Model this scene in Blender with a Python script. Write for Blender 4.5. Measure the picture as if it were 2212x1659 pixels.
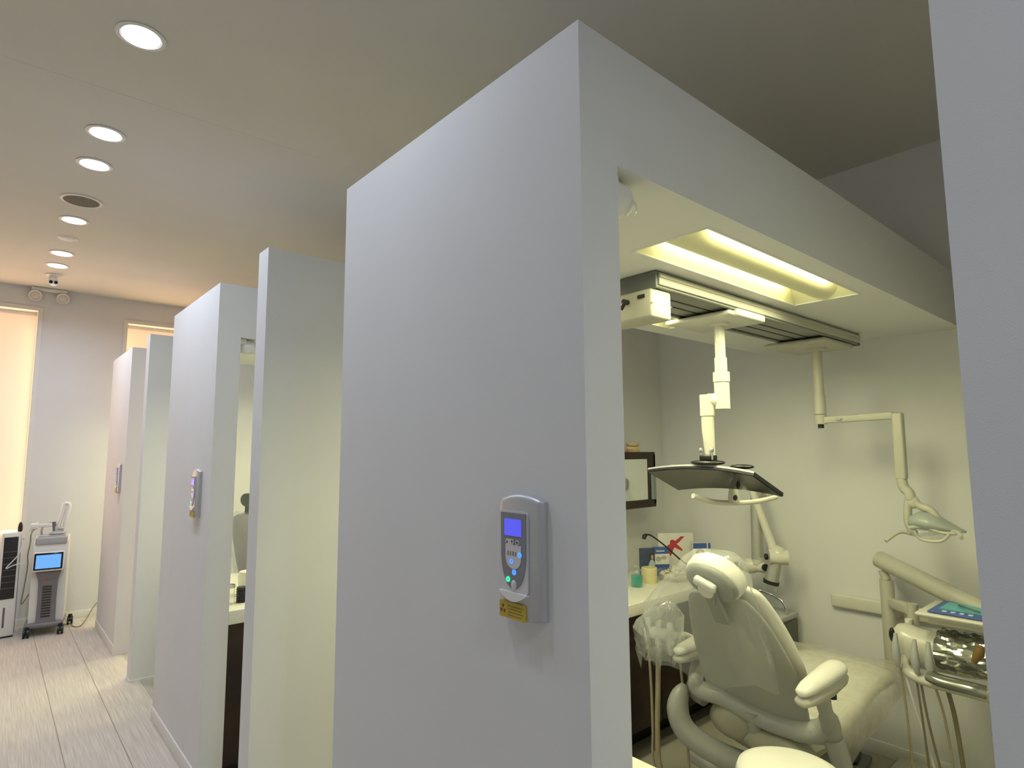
import bpy, bmesh, math, random
from mathutils import Vector, Matrix
random.seed(7)
for o in list(bpy.data.objects): bpy.data.objects.remove(o)
S = bpy.context.scene
COL = S.collection
PI = math.pi
V = Vector
def R(a): return math.radians(a)

# ---------------------------------------------------------------- camera
EYE = 1.6
YAW, PITCH, ROLL = R(40.855), R(6.265), R(-0.305)
cd = bpy.data.cameras.new('camera'); cam = bpy.data.objects.new('camera', cd); COL.objects.link(cam)
cd.sensor_width = 36.0; cd.sensor_fit = 'HORIZONTAL'; cd.lens = 1299.6 / 2212 * 36
cd.clip_start = 0.02
fw = V((math.sin(YAW)*math.cos(PITCH), math.cos(YAW)*math.cos(PITCH), math.sin(PITCH)))
rt = V((math.cos(YAW), -math.sin(YAW), 0)); up = rt.cross(fw)
r2 = math.cos(ROLL)*rt + math.sin(ROLL)*up; u2 = -math.sin(ROLL)*rt + math.cos(ROLL)*up
M = Matrix((r2, u2, -fw)).transposed().to_4x4(); M.translation = V((0, 0, EYE))
cam.matrix_world = M
S.camera = cam
# ---------------------------------------------------------------- world, exposure
W = bpy.data.worlds.new('world'); S.world = W; W.use_nodes = True
W.node_tree.nodes['Background'].inputs[0].default_value = (1.0, 1.0, .95, 1)
W.node_tree.nodes['Background'].inputs[1].default_value = 0.03
S.view_settings.view_transform = 'Standard'; S.view_settings.look = 'None'
S.view_settings.gamma = 1; S.view_settings.use_curve_mapping = False
S.view_settings.exposure = 0.0
COOL = (.75, .84, 1.0); WARM = (1.0, .62, .36); GREEN = (1.0, .97, .58)
P_DOWN, P_TROF, P_WIN = 7.0, 11.0, 14.0

def area(name, loc, rot, sx, sy, power, color, parent=None, shape='RECTANGLE', spread=180):
    l = bpy.data.lights.new(name, 'AREA'); l.shape = shape; l.size = sx
    if shape == 'RECTANGLE': l.size_y = sy
    l.energy = power; l.color = color; l.spread = R(spread)
    o = bpy.data.objects.new(name, l); COL.objects.link(o)
    o.parent = parent; o.location = loc; o.rotation_euler = rot
    return o

# ---------------------------------------------------------------- materials
def mat(name, col, rough=.5, metal=0.0, noise=0, nscale=40, bump=0, bscale=200, emit=None, estr=0, coat=0, alpha=1, trans=0, spec=.5):
    m = bpy.data.materials.new(name); m.use_nodes = True
    nt = m.node_tree; b = nt.nodes['Principled BSDF']
    b.inputs['Base Color'].default_value = (*col, 1); b.inputs['Roughness'].default_value = rough
    b.inputs['Metallic'].default_value = metal; b.inputs['Coat Weight'].default_value = coat
    b.inputs['Specular IOR Level'].default_value = spec
    b.inputs['Alpha'].default_value = alpha; b.inputs['Transmission Weight'].default_value = trans
    if emit: b.inputs['Emission Color'].default_value = (*emit, 1); b.inputs['Emission Strength'].default_value = estr
    if noise or bump:
        tc = nt.nodes.new('ShaderNodeTexCoord')
        if noise:
            n = nt.nodes.new('ShaderNodeTexNoise'); n.inputs['Scale'].default_value = nscale
            nt.links.new(tc.outputs['Object'], n.inputs['Vector'])
            r = nt.nodes.new('ShaderNodeValToRGB')
            r.color_ramp.elements[0].position = .35; r.color_ramp.elements[1].position = .65
            r.color_ramp.elements[0].color = (*[c*(1-noise) for c in col], 1)
            r.color_ramp.elements[1].color = (*[min(1, c*(1+noise)) for c in col], 1)
            nt.links.new(n.outputs['Fac'], r.inputs['Fac']); nt.links.new(r.outputs['Color'], b.inputs['Base Color'])
        if bump:
            n2 = nt.nodes.new('ShaderNodeTexNoise'); n2.inputs['Scale'].default_value = bscale
            nt.links.new(tc.outputs['Object'], n2.inputs['Vector'])
            bp = nt.nodes.new('ShaderNodeBump'); bp.inputs['Strength'].default_value = bump; bp.inputs['Distance'].default_value = .002
            nt.links.new(n2.outputs['Fac'], bp.inputs['Height']); nt.links.new(bp.outputs['Normal'], b.inputs['Normal'])
    return m

WALL = mat('wall_paint', (.735, .735, .735), .85, noise=.012, nscale=3, bump=.08, bscale=420, spec=.2)
CEIL = mat('ceiling_paint', (.68, .66, .60), .9, noise=.015, nscale=2, bump=.2, bscale=300, spec=.1)
TRIMM = mat('trim_paint', (.78, .76, .72), .5, noise=.01, nscale=5)
WHITE = mat('white_plastic', (.80, .80, .76), .35, noise=.01, nscale=8)
CREAM = mat('cream_enamel', (.67, .66, .57), .3, noise=.015, nscale=8, coat=.2)
GREYP = mat('grey_plastic', (.42, .43, .43), .45, noise=.02, nscale=10)
SHELL = mat('chair_shell_grey', (.40, .405, .37), .35, noise=.03, nscale=6, coat=.2)
UPH = mat('white_upholstery', (.78, .77, .70), .5, noise=.015, nscale=10, bump=.15, bscale=60)
PINKPL = mat('beige_seat_pan', (.42, .40, .31), .5, noise=.04, nscale=6)
DARKG = mat('dark_grey_metal', (.13, .14, .14), .4, noise=.05, nscale=12)
BLACK = mat('black_plastic', (.012, .012, .013), .4, noise=.1, nscale=20)
BLACKG = mat('black_gloss', (.012, .013, .012), .12, spec=.25, noise=.1, nscale=4)
CHROME = mat('chrome', (.7, .7, .7), .15, 1, noise=.02, nscale=9)
ALU = mat('brushed_aluminium', (.50, .50, .46), .45, .6, noise=.03, nscale=30)
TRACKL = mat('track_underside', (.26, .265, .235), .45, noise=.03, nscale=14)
TRACK = mat('track_grey', (.34, .34, .30), .45, noise=.03, nscale=14)
SILVER = mat('silver_lacquer', (.50, .50, .51), .38, .35, noise=.02, nscale=14)
SILVERL = mat('light_silver_lacquer', (.64, .64, .66), .35, .3, noise=.02, nscale=14)
PANELG = mat('membrane_grey', (.22, .23, .26), .4, noise=.03, nscale=30)
WOOD = mat('espresso_wood', (.030, .018, .013), .45, noise=.35, nscale=6, spec=.3)
QUARTZ = mat('cream_worktop', (.82, .80, .70), .3, noise=.03, nscale=90)
MIRROR = mat('mirror_glass', (.85, .88, .86), .03, 1, noise=.01, nscale=2)
BLUE = mat('blue_print', (.06, .12, .40), .45, noise=.06, nscale=30)
TEAL = mat('teal_print', (.10, .45, .50), .4, noise=.08, nscale=25)
TEALL = mat('teal_liquid', (.02, .35, .28), .2, noise=.05, nscale=20)
RED = mat('red_ribbon_print', (.50, .05, .06), .5, noise=.05, nscale=20)
PAPER = mat('white_card', (.75, .74, .70), .5, noise=.02, nscale=20)
YELLOWC = mat('pale_yellow_tub', (.72, .66, .36), .5, noise=.03, nscale=20)
TAN = mat('plaster_tan', (.55, .38, .22), .6, noise=.08, nscale=25)
PINK = mat('pink_acrylic', (.60, .22, .16), .45, noise=.05, nscale=25)
SKIN = mat('printed_skin', (.55, .30, .18), .5, noise=.05, nscale=20)
HAIR = mat('printed_dark_hair', (.05, .025, .015), .5, noise=.2, nscale=20)
HOSE = mat('beige_hose', (.42, .36, .24), .5, noise=.04, nscale=30)
HOSED = mat('grey_hose', (.22, .19, .12), .5, noise=.04, nscale=30)
AMBER = mat('amber_plastic', (.17, .10, .03), .25, noise=.2, nscale=12)
LABELY = mat('yellow_label', (.50, .38, .03), .5, noise=.08, nscale=50)
LABELR = mat('label_brown_print', (.22, .07, .02), .5, noise=.08, nscale=50)
GROOVE = mat('groove_dark', (.03, .03, .03), .6, noise=.1, nscale=20)
def emis(name, c, s): return mat(name, (.02, .02, .02), .3, emit=c, estr=s, noise=.01)
LCD = emis('lcd_blue', (.10, .11, 1.0), .85)
LEDB = emis('led_blue', (.06, .25, 1.0), 1.6)
LEDG = emis('led_green', (.05, 1.0, .45), 1.2)
SCRB = emis('screen_light_blue', (.16, .45, 1.0), 1.0)
LENS = mat('lamp_lens', (.9, .9, .9), .3, emit=(.93, .95, 1.0), estr=9, noise=.01)
TUBE = mat('fluorescent_tube', (.9, .9, .9), .3, emit=(1.0, .97, .62), estr=7.0, noise=.01)

def glass(name, col, white=.0, rough=.05, mixf=.5):
    """thin clear film or glass: mostly see-through with a glossy, slightly milky share"""
    m = bpy.data.materials.new(name); m.use_nodes = True; nt = m.node_tree; nt.nodes.clear()
    out = nt.nodes.new('ShaderNodeOutputMaterial'); tr = nt.nodes.new('ShaderNodeBsdfTransparent')
    gl = nt.nodes.new('ShaderNodeBsdfGlossy'); gl.inputs['Roughness'].default_value = rough
    gl.inputs['Color'].default_value = (1, 1, 1, 1)
    df = nt.nodes.new('ShaderNodeBsdfTranslucent'); df.inputs['Color'].default_value = (*col, 1)
    d2 = nt.nodes.new('ShaderNodeBsdfDiffuse'); d2.inputs['Color'].default_value = (*col, 1)
    md = nt.nodes.new('ShaderNodeMixShader'); nt.links.new(df.outputs[0], md.inputs[1]); nt.links.new(d2.outputs[0], md.inputs[2])
    m1 = nt.nodes.new('ShaderNodeMixShader'); m2 = nt.nodes.new('ShaderNodeMixShader')
    tc = nt.nodes.new('ShaderNodeTexCoord'); n = nt.nodes.new('ShaderNodeTexNoise'); n.inputs['Scale'].default_value = 14
    n.inputs['Detail'].default_value = 4
    nt.links.new(tc.outputs['Object'], n.inputs['Vector'])
    mr = nt.nodes.new('ShaderNodeMapRange'); mr.inputs[1].default_value = .3; mr.inputs[2].default_value = .7
    mr.inputs[3].default_value = white*.8; mr.inputs[4].default_value = white*1.2
    nt.links.new(n.outputs['Fac'], mr.inputs[0]); nt.links.new(mr.outputs[0], m1.inputs[0])
    nt.links.new(tr.outputs[0], m1.inputs[1]); nt.links.new(md.outputs[0], m1.inputs[2])
    lw = nt.nodes.new('ShaderNodeLayerWeight'); lw.inputs[0].default_value = .25
    mm = nt.nodes.new('ShaderNodeMath'); mm.operation = 'MULTIPLY'; mm.inputs[1].default_value = mixf
    nt.links.new(lw.outputs['Facing'], mm.inputs[0]); nt.links.new(mm.outputs[0], m2.inputs[0])
    nt.links.new(m1.outputs[0], m2.inputs[1]); nt.links.new(gl.outputs[0], m2.inputs[2])
    bpn = nt.nodes.new('ShaderNodeBump'); bpn.inputs['Strength'].default_value = .6; bpn.inputs['Distance'].default_value = .01
    nt.links.new(n.outputs['Fac'], bpn.inputs['Height']); nt.links.new(bpn.outputs[0], gl.inputs['Normal'])
    nt.links.new(m2.outputs[0], out.inputs[0])
    return m
FILM = glass('clear_film', (.85, .88, .86), white=.17, rough=.18, mixf=.30)
FILMS = glass('crumpled_film', (.80, .84, .82), white=.34, rough=.10, mixf=.8)
FILM2 = glass('milky_film', (.80, .78, .66), white=.40, rough=.3, mixf=.12)
SHELLD = mat('headrest_grey', (.27, .28, .26), .4, noise=.05, nscale=12)
BEIGE = mat('arm_beige', (.50, .49, .41), .4, noise=.02, nscale=8)
GLASS = glass('clear_glass', (.8, .9, .9), white=.08, mixf=.8)

def floor_mat(name, c0, c1, seams=True, streak=1.0):
    m = bpy.data.materials.new(name); m.use_nodes = True; nt = m.node_tree; b = nt.nodes['Principled BSDF']
    b.inputs['Roughness'].default_value = .55; b.inputs['Specular IOR Level'].default_value = .3
    tc = nt.nodes.new('ShaderNodeTexCoord'); mp = nt.nodes.new('ShaderNodeMapping')
    mp.inputs['Scale'].default_value = (170, 3, 1)
    nt.links.new(tc.outputs['Object'], mp.inputs['Vector'])
    n = nt.nodes.new('ShaderNodeTexNoise'); n.inputs['Scale'].default_value = 1; n.inputs['Detail'].default_value = 5; n.inputs['Roughness'].default_value = .65
    nt.links.new(mp.outputs[0], n.inputs['Vector'])
    r = nt.nodes.new('ShaderNodeValToRGB'); r.color_ramp.elements[0].position = .36; r.color_ramp.elements[1].position = .62
    r.color_ramp.elements[0].color = (*c0, 1); r.color_ramp.elements[1].color = (*c1, 1)
    nt.links.new(n.outputs['Fac'], r.inputs['Fac'])
    if seams:
        sp = nt.nodes.new('ShaderNodeSeparateXYZ'); nt.links.new(tc.outputs['Object'], sp.inputs[0])
        def math_(op, a, bv):
            q = nt.nodes.new('ShaderNodeMath'); q.operation = op
            if a is not None: nt.links.new(a, q.inputs[0])
            q.inputs[1].default_value = bv; return q.outputs[0]
        a = math_('SUBTRACT', sp.outputs['X'], .665); a = math_('DIVIDE', a, .262); a = math_('ADD', a, 100.5)
        a = math_('FRACT', a, 0); a = math_('SUBTRACT', a, .5); a = math_('ABSOLUTE', a, 0); a = math_('LESS_THAN', a, .008)
        mx = nt.nodes.new('ShaderNodeMix'); mx.data_type = 'RGBA'
        nt.links.new(a, mx.inputs[0]); nt.links.new(r.outputs[0], mx.inputs[6]); mx.inputs[7].default_value = (c0[0]*.5, c0[1]*.5, c0[2]*.5, 1)
        nt.links.new(mx.outputs[2], b.inputs['Base Color'])
    else: nt.links.new(r.outputs[0], b.inputs['Base Color'])
    return m
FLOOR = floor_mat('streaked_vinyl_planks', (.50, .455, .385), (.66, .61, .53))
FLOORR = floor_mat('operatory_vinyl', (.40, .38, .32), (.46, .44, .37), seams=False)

# ---------------------------------------------------------------- mesh builder
class MB:
    def __init__(s): s.bm = bmesh.new(); s.mats = []
    def _mi(s, m):
        if m is None: return 0
        if m not in s.mats: s.mats.append(m)
        return s.mats.index(m)
    def faces(s, vs, fs, m=None):
        bv = [s.bm.verts.new(V(v)) for v in vs]; mi = s._mi(m); out = []
        for f in fs:
            try: q = s.bm.faces.new([bv[i] for i in f]); q.material_index = mi; out.append(q)
            except ValueError: pass
        return bv, out
    def box(s, x0, x1, y0, y1, z0, z1, bev=0, m=None, mtx=None, seg=3):
        x0, x1 = sorted((x0, x1)); y0, y1 = sorted((y0, y1)); z0, z1 = sorted((z0, z1))
        vs = [(x, y, z) for z in (z0, z1) for y in (y0, y1) for x in (x0, x1)]
        bv, fs = s.faces(vs, [(0, 2, 3, 1), (4, 5, 7, 6), (0, 1, 5, 4), (2, 6, 7, 3), (0, 4, 6, 2), (1, 3, 7, 5)], m)
        allv = bv
        if bev:
            es = list({e for v in bv for e in v.link_edges})
            rr = bmesh.ops.bevel(s.bm, geom=es, offset=bev, segments=seg, profile=.5, affect='EDGES')
            allv = list({v for f in rr['faces'] for v in f.verts} | {v for v in bv if v.is_valid})
            mi = s._mi(m)
            for f in rr['faces']: f.material_index = mi
        if mtx is not None:
            for v in allv: v.co = mtx @ v.co
        return s
    def loft(s, rings, cap=True, closed=True, m=None):
        n = len(rings[0]); vs = [p for r in rings for p in r]; fs = []
        for i in range(len(rings)-1):
            for j in range(n if closed else n-1):
                k = (j+1) % n; fs.append((i*n+j, i*n+k, (i+1)*n+k, (i+1)*n+j))
        if cap and closed: fs.append(tuple(reversed(range(n)))); fs.append(tuple((len(rings)-1)*n+j for j in range(n)))
        s.faces(vs, fs, m); return s
    def cyl(s, p0, p1, r0, r1=None, n=20, m=None, cap=True):
        p0, p1 = V(p0), V(p1); r1 = r0 if r1 is None else r1
        return s.tube([p0, p1], [r0, r1], n, m, cap)
    def tube(s, pts, r, n=12, m=None, cap=True, flat=1.0, ref=None):
        pts = [V(p) for p in pts]; k = len(pts); rs = r if isinstance(r, (list, tuple)) else [r]*k
        rings = []; pu = None
        for i, p in enumerate(pts):
            t = (pts[min(i+1, k-1)]-pts[max(i-1, 0)]).normalized()
            if pu is None:
                a = V(ref) if ref else (V((0, 0, 1)) if abs(t.z) < .9 else V((1, 0, 0)))
                u = (a - t*a.dot(t)).normalized()
            else: u = (pu - t*pu.dot(t)).normalized()
            pu = u; w = t.cross(u)
            rings.append([p + rs[i]*(math.cos(2*PI*j/n)*u*flat + math.sin(2*PI*j/n)*w) for j in range(n)])
        return s.loft(rings, cap, True, m)
    def lathe(s, prof, c=(0, 0, 0), axis=(0, 0, 1), n=32, m=None, cap=False):
        c, a = V(c), V(axis).normalized(); u = a.orthogonal().normalized(); w = a.cross(u)
        rings = [[c + a*h + max(r, 1e-4)*(math.cos(2*PI*j/n)*u + math.sin(2*PI*j/n)*w) for j in range(n)] for r, h in prof]
        return s.loft(rings, cap, True, m)
    def ell(s, c, rx, ry, rz, m=None, n=20, k=12, mtx=None):
        rings = []
        for i in range(k+1):
            t = -PI/2 + PI*i/k; q = max(math.cos(t), .002)
            ring = [V((rx*q*math.cos(2*PI*j/n), ry*q*math.sin(2*PI*j/n), rz*math.sin(t))) for j in range(n)]
            if mtx is not None: ring = [mtx @ p for p in ring]
            rings.append([V(c)+p for p in ring])
        return s.loft(rings, True, True, m)
    def prism(s, poly, fn, m=None):
        """poly: list of 2D points, fn(a,b,c) -> 3D, c in {0,1}"""
        n = len(poly); vs = [fn(a, b, 0) for a, b in poly] + [fn(a, b, 1) for a, b in poly]
        fs = [tuple(range(n)), tuple(range(2*n-1, n-1, -1))] + [(j, (j+1) % n, n+(j+1) % n, n+j) for j in range(n)]
        s.faces(vs, fs, m); return s
    def build(s, name, m=None, parent=None, smooth=40, sub=0, solid=0):
        bm = s.bm
        bmesh.ops.recalc_face_normals(bm, faces=bm.faces)
        for f in bm.faces: f.smooth = True
        a = R(smooth)
        for e in bm.edges:
            if len(e.link_faces) == 2:
                try:
                    if e.calc_face_angle() > a: e.smooth = False
                except ValueError: pass
        me = bpy.data.meshes.new(name); bm.to_mesh(me); bm.free()
        ml = s.mats if s.mats else [m]
        for q in ml: me.materials.append(q)
        o = bpy.data.objects.new(name, me); COL.objects.link(o); o.parent = parent
        if solid:
            d = o.modifiers.new('solid', 'SOLIDIFY'); d.thickness = solid
        if sub:
            d = o.modifiers.new('sub', 'SUBSURF'); d.levels = sub; d.render_levels = sub
        return o
def spline(pts, k=6):
    pts = [V(p) for p in pts]; q = [pts[0]*2-pts[1]] + pts + [pts[-1]*2-pts[-2]]; out = []
    for i in range(1, len(q)-2):
        for j in range(k):
            t = j/k; a, b, c, d = q[i-1:i+3]
            out.append(.5*((2*b)+(c-a)*t+(2*a-5*b+4*c-d)*t*t+(3*b-a-3*c+d)*t**3))
    out.append(pts[-1]); return out
def tag(o, label, cat, group=None, kind=None):
    o['label'] = label; o['category'] = cat
    if group: o['group'] = group
    if kind: o['kind'] = kind
    return o
def thing(name, label, cat, loc=(0, 0, 0), rz=0, group=None):
    o = bpy.data.objects.new(name, None); COL.objects.link(o); o.empty_display_size = .1
    o.location = loc; o.rotation_euler = (0, 0, rz); return tag(o, label, cat, group)
def struct(name, mb, m, label=None, parent=None, smooth=40):
    o = mb.build(name, m, parent, smooth)
    if parent is None:
        o['kind'] = 'structure'; o['label'] = label or name.replace('_', ' '); o['category'] = name.split('_')[0]
    return o
def kids(o): return [c for c in bpy.data.objects if c.parent == o]
def dup(root, loc, rz=None, label=None, group=None, skip=()):
    r = root.copy(); COL.objects.link(r); r.location = loc
    if rz is not None: r.rotation_euler = (0, 0, rz)
    if label: r['label'] = label
    if group: r['group'] = group
    def rec(src, dst):
        for ch in kids(src):
            c = ch.copy(); COL.objects.link(c); c.parent = dst; rec(ch, c)
    rec(root, r); return r

# ================================================================ SETTING
PX, PT = .85, .964            # corridor plane and inner face of the screen walls
XB = 3.65                     # back wall of the operatories
ZC, ZS, ZT = 3.2, 2.197, 2.473
YF = 7.374
SCR = [(.771, 1.824), (3.293, 4.319), (5.826, 6.85)]
PAR = [(.066, .184), (2.575, 2.693), (5.083, 5.201)]

m = MB(); m.box(-1.6, PX+.06, -3.2, YF, -.06, 0); struct('floor_corridor', m, FLOOR, 'pale streaked plank floor of the corridor')
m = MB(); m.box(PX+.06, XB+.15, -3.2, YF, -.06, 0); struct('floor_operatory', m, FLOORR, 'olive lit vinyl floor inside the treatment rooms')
m = MB(); m.box(-1.6, XB+.15, -3.2, 3.07, ZC+.0006, ZC+.12); m.box(-1.6, XB+.15, 3.07, YF+.3, ZC, ZC+.12)
struct('ceiling', m, CEIL, 'high plain ceiling over the corridor and rooms')
m = MB(); m.box(-1.75, -1.6, -3.2, YF+.3, -.06, ZC+.12); struct('wall_left', m, WALL, 'corridor side wall opposite the treatment rooms')
m = MB(); m.box(-1.6, XB+.15, -3.35, -3.2, -.06, ZC+.12); struct('wall_rear', m, WALL, 'wall closing the corridor behind the viewer')
m = MB(); m.box(XB, XB+.15, -3.2, YF+.3, 0, ZC+.05); struct('wall_back', m, WALL, 'back wall of the treatment rooms')
# far wall with two tall openings
W1 = (-.62, .306, .80, 3.01); W2 = (.984, 1.91, .80, 2.985)
m = MB()
t0, t1 = YF, YF+.3
m.box(-1.6, W1[0], t0, t1, 0, ZC+.02); m.box(W1[1], W2[0], t0, t1, 0, ZC+.02); m.box(W2[1], XB, t0, t1, 0, ZC+.02)
for w in (W1, W2): m.box(w[0], w[1], t0, t1, 0, w[2]); m.box(w[0], w[1], t0, t1, w[3], ZC+.02)
struct('wall_far', m, WALL, 'beige end wall of the corridor with two tall glowing windows')
SHADE = bpy.data.materials.new('lit_blind'); SHADE.use_nodes = True
nt = SHADE.node_tree; b = nt.nodes['Principled BSDF']; b.inputs['Base Color'].default_value = (.85, .72, .56, 1); b.inputs['Roughness'].default_value = .8
tc = nt.nodes.new('ShaderNodeTexCoord'); mp = nt.nodes.new('ShaderNodeMapping'); mp.inputs['Scale'].default_value = (14, 1, .8)
n = nt.nodes.new('ShaderNodeTexNoise'); n.inputs['Scale'].default_value = 1
rr = nt.nodes.new('ShaderNodeValToRGB'); rr.color_ramp.elements[0].color = (.74, .46, .30, 1); rr.color_ramp.elements[1].color = (.86, .58, .36, 1)
nt.links.new(tc.outputs['Object'], mp.inputs[0]); nt.links.new(mp.outputs[0], n.inputs['Vector']); nt.links.new(n.outputs['Fac'], rr.inputs[0])
nt.links.new(rr.outputs[0], b.inputs['Emission Color']); b.inputs['Emission Strength'].default_value = .63
for i, w in enumerate((W1, W2)):
    x0, x1, z0, z1 = w
    m = MB(); fr = .035
    for a in ((x0-.002, x0+fr, z0, z1), (x1-fr, x1+.002, z0, z1)): m.box(a[0], a[1], YF-.012, YF+.30, a[2], a[3])
    m.box(x0+fr, x1-fr, YF-.012, YF+.30, z1-fr, z1+.002); m.box(x0+fr, x1-fr, YF-.02, YF+.30, z0-.002, z0+fr)
    wo = struct('window_%d' % (i+1), m, TRIMM, 'tall window glowing warm behind a blind, %s' % ('at the left edge' if i == 0 else 'half hidden by the wall fins'))
    m = MB(); m.box(x0+fr, x1-fr, YF+.16, YF+.175, z0+fr, z1-fr); m.build('blind', SHADE, wo)
    m = MB(); m.box(x0+fr, x1-fr, YF+.11, YF+.15, z1-fr-.03, z1-fr); m.build('head_rail', TRIMM, wo)
    # warm strip lights around the reveal, shining on the blind
    area('reveal_light', (x1-fr-.02, YF+.08, (z0+z1)/2), (0, R(90), R(-52)), 1.9, .03, .35, WARM, wo)
    area('reveal_light', (x0+fr+.02, YF+.08, (z0+z1)/2), (0, R(-90), R(52)), 1.9, .03, .35, WARM, wo)
    area('window_glow', ((x0+x1)/2, YF+.10, (z0+z1)/2), (R(-90), 0, 0), x1-x0-.1, z1-z0-.1, P_WIN, WARM, wo)

# partitions between the rooms
for i, (a, b_) in enumerate(PAR):
    m = MB(); m.box(PX, XB, a, b_, 0, ZT); m.box(PX-.004, XB, a-.006, b_+.006, 0, .012)
    struct('wall_partition_%d' % (i+1), m, WALL, ['partition end filling the right edge of the picture', 'tall narrow partition end between the near screen wall and the next one', 'thin partition end far down the corridor'][i])
# screen walls with lowered ceiling box over each room
TH = [(1.436, 2.520, .845, 1.096), (1.436, 2.520, 1.462, 1.712)]
for i, (a, b_) in enumerate(SCR):
    m = MB()
    m.box(PX, PT, a, b_, 0, ZT)
    m.box(PT, XB, a, a+.03, ZS, ZT); m.box(PT, XB, b_-.04, b_, ZS, ZT)
    dy = a-.771
    y0, y1 = a+.03, b_-.04
    th = [(p[0], p[1], p[2]+dy, p[3]+dy) for p in TH]
    m.box(PT, th[0][0], y0, y1, ZS, ZS+.02); m.box(th[0][1], XB, y0, y1, ZS, ZS+.02)
    m.box(th[0][0], th[0][1], y0, th[0][2], ZS, ZS+.02); m.box(th[0][0], th[0][1], th[0][3], th[1][2], ZS, ZS+.02)
    m.box(th[0][0], th[0][1], th[1][3], y1, ZS, ZS+.02); m.box(PT, XB, y0, y1, ZT-.02, ZT)
    so = struct('wall_screen_%d' % (i+1), m, WALL, ['near screen wall and lowered ceiling box of the first treatment room', 'middle screen wall with its lowered ceiling box', 'farthest screen wall by the end windows'][i])
    m = MB(); m.box(PX-.007, PX, a, b_, 0, .078, bev=.002); m.build('baseboard', TRIMM, so)
    m = MB(); m.box(PX-.005, PT+.3, a-.006, a, 0, .012); m.build('floor_bead', TRIMM, so)
m = MB(); m.box(.306, .984, YF-.010, YF, 0, .065, bev=.002); m.box(.984, XB, YF-.010, YF, 0, .065, bev=.002); m.box(-1.6, .306, YF-.010, YF, 0, .065, bev=.002)
struct('baseboard_far', m, TRIMM, 'low baseboard along the end wall')
m = MB(); m.box(XB-.010, XB, -3.1, YF-.01, 0, .07, bev=.002); struct('baseboard_back', m, TRIMM, 'baseboard along the back wall of the rooms')

# ================================================================ CEILING FITTINGS
def downlight(label, y, zc, power=None):
    t = thing('downlight', label, 'ceiling light', (.338, y, zc), 0, 'recessed downlights')
    m = MB(); m.lathe([(.085, 0), (.086, -.004), (.078, -.007), (.070, -.006), (.067, 0)], n=40); m.build('trim_ring', TRIMM, t)
    m = MB(); m.lathe([(.067, -.004), (.060, .0), (.045, .006)], n=40); m.build('reflector', CHROME, t)
    m = MB(); m.lathe([(.0, -.011), (.03, -.011), (.056, -.008), (.066, -.004)], n=32); m.build('lens', LENS, t)
    area('lamp', (0, 0, -.014), (0, 0, 0), .11, .11, power or P_DOWN, COOL, t, 'DISK', 155)
    return t
DL = [(2.575, 'round recessed downlight nearest the viewer, largest and highest in view'), (3.515, 'second downlight of the corridor row, upper one of a close pair'),
      (3.946, 'third downlight of the row, lower of the close pair, before the round speaker'), (5.02, 'downlight just past the dark round speaker grille'),
      (5.94, 'second to last downlight of the corridor row'), (6.36, 'farthest downlight, right in front of the ceiling camera')]
for y, l in DL: downlight(l, y, ZC+(.002 if y < 3.07 else 0)-.0005)
for y, w_, pw in ((1.45, 'just ahead of the viewer', 6.5), (-.95, 'behind the viewer', 13.), (-2.2, 'farthest behind the viewer', 12.)):  # unseen downlights added to bring the corridor and room light level up
    downlight('added round corridor downlight ' + w_ + ', outside the picture', y, ZC+.0015, pw)
t = thing('ceiling_speaker', 'round dark speaker grille in the ceiling between two downlights', 'speaker', (.34, 4.585, ZC))
m = MB(); m.lathe([(.112, 0), (.112, -.006), (.102, -.010), (.096, -.009), (.096, 0)], n=40); m.build('rim', TRIMM, t)
m = MB(); m.lathe([(.0, -.008), (.097, -.006)], n=40); m.build('grille', mat('speaker_mesh', (.12, .115, .09), .7, noise=.2, nscale=300), t)
m = MB(); m.lathe([(0, -.012), (.045, -.011), (.055, -.004), (.055, .0)], n=32); m.lathe([(.066, 0), (.066, -.003), (.05, -.003)], n=32)
o = m.build('sprinkler_cover', TRIMM); o.location = (.34, 5.49, ZC); tag(o, 'small pale round sprinkler cover on the ceiling beyond the speaker', 'sprinkler cover')
t = thing('security_camera', 'small white ceiling camera with two dark lenses at the corridor end', 'camera', (.335, 6.72, ZC))
m = MB(); m.lathe([(.06, 0), (.06, -.012), (.035, -.02)], n=24, cap=True); m.build('mounting_plate', WHITE, t)
m = MB(); m.lathe([(.033, -.015), (.036, -.05), (.030, -.062)], n=24, cap=True); m.build('neck', WHITE, t)
m = MB(); m.tube(spline([(-.0, .02, -.055), (-.0, -.01, -.065), (-.0, -.05, -.08)]), [.03]*12+[.036], 20); m.build('head', WHITE, t)
for s in (-1, 1):
    m = MB(); m.cyl((s*.018, -.048, -.078), (s*.018, -.057, -.082), .0135, n=16); m.build('lens', BLACKG, t)
t = thing('emergency_light', 'twin head white emergency light high on the end wall', 'emergency light', (.345, YF, 3.17))
m = MB(); m.box(-.14, .14, -.07, 0, -.004, .028, bev=.008); m.build('battery_box', WHITE, t)
for s in (-1, 1):
    m = MB(); m.cyl((s*.105, -.04, .003), (s*.108, -.05, -.025), .011, n=10)
    m.lathe([(.006, .045), (.045, .035), (.055, .0), (.052, -.010), (.040, -.004)], c=(s*.108, -.065, -.060), axis=(-s*.1, 1, .25), n=28, m=None)
    h = m.build('lamp_head', WHITE, t)
    m = MB(); m.lathe([(0, -.010), (.03, -.006), (.042, .0)], c=(s*.108, -.065, -.060), axis=(-s*.1, 1, .25), n=24); m.build('lens', mat('frosted_lens', (.7, .66, .6), .2, noise=.03), h)

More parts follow.
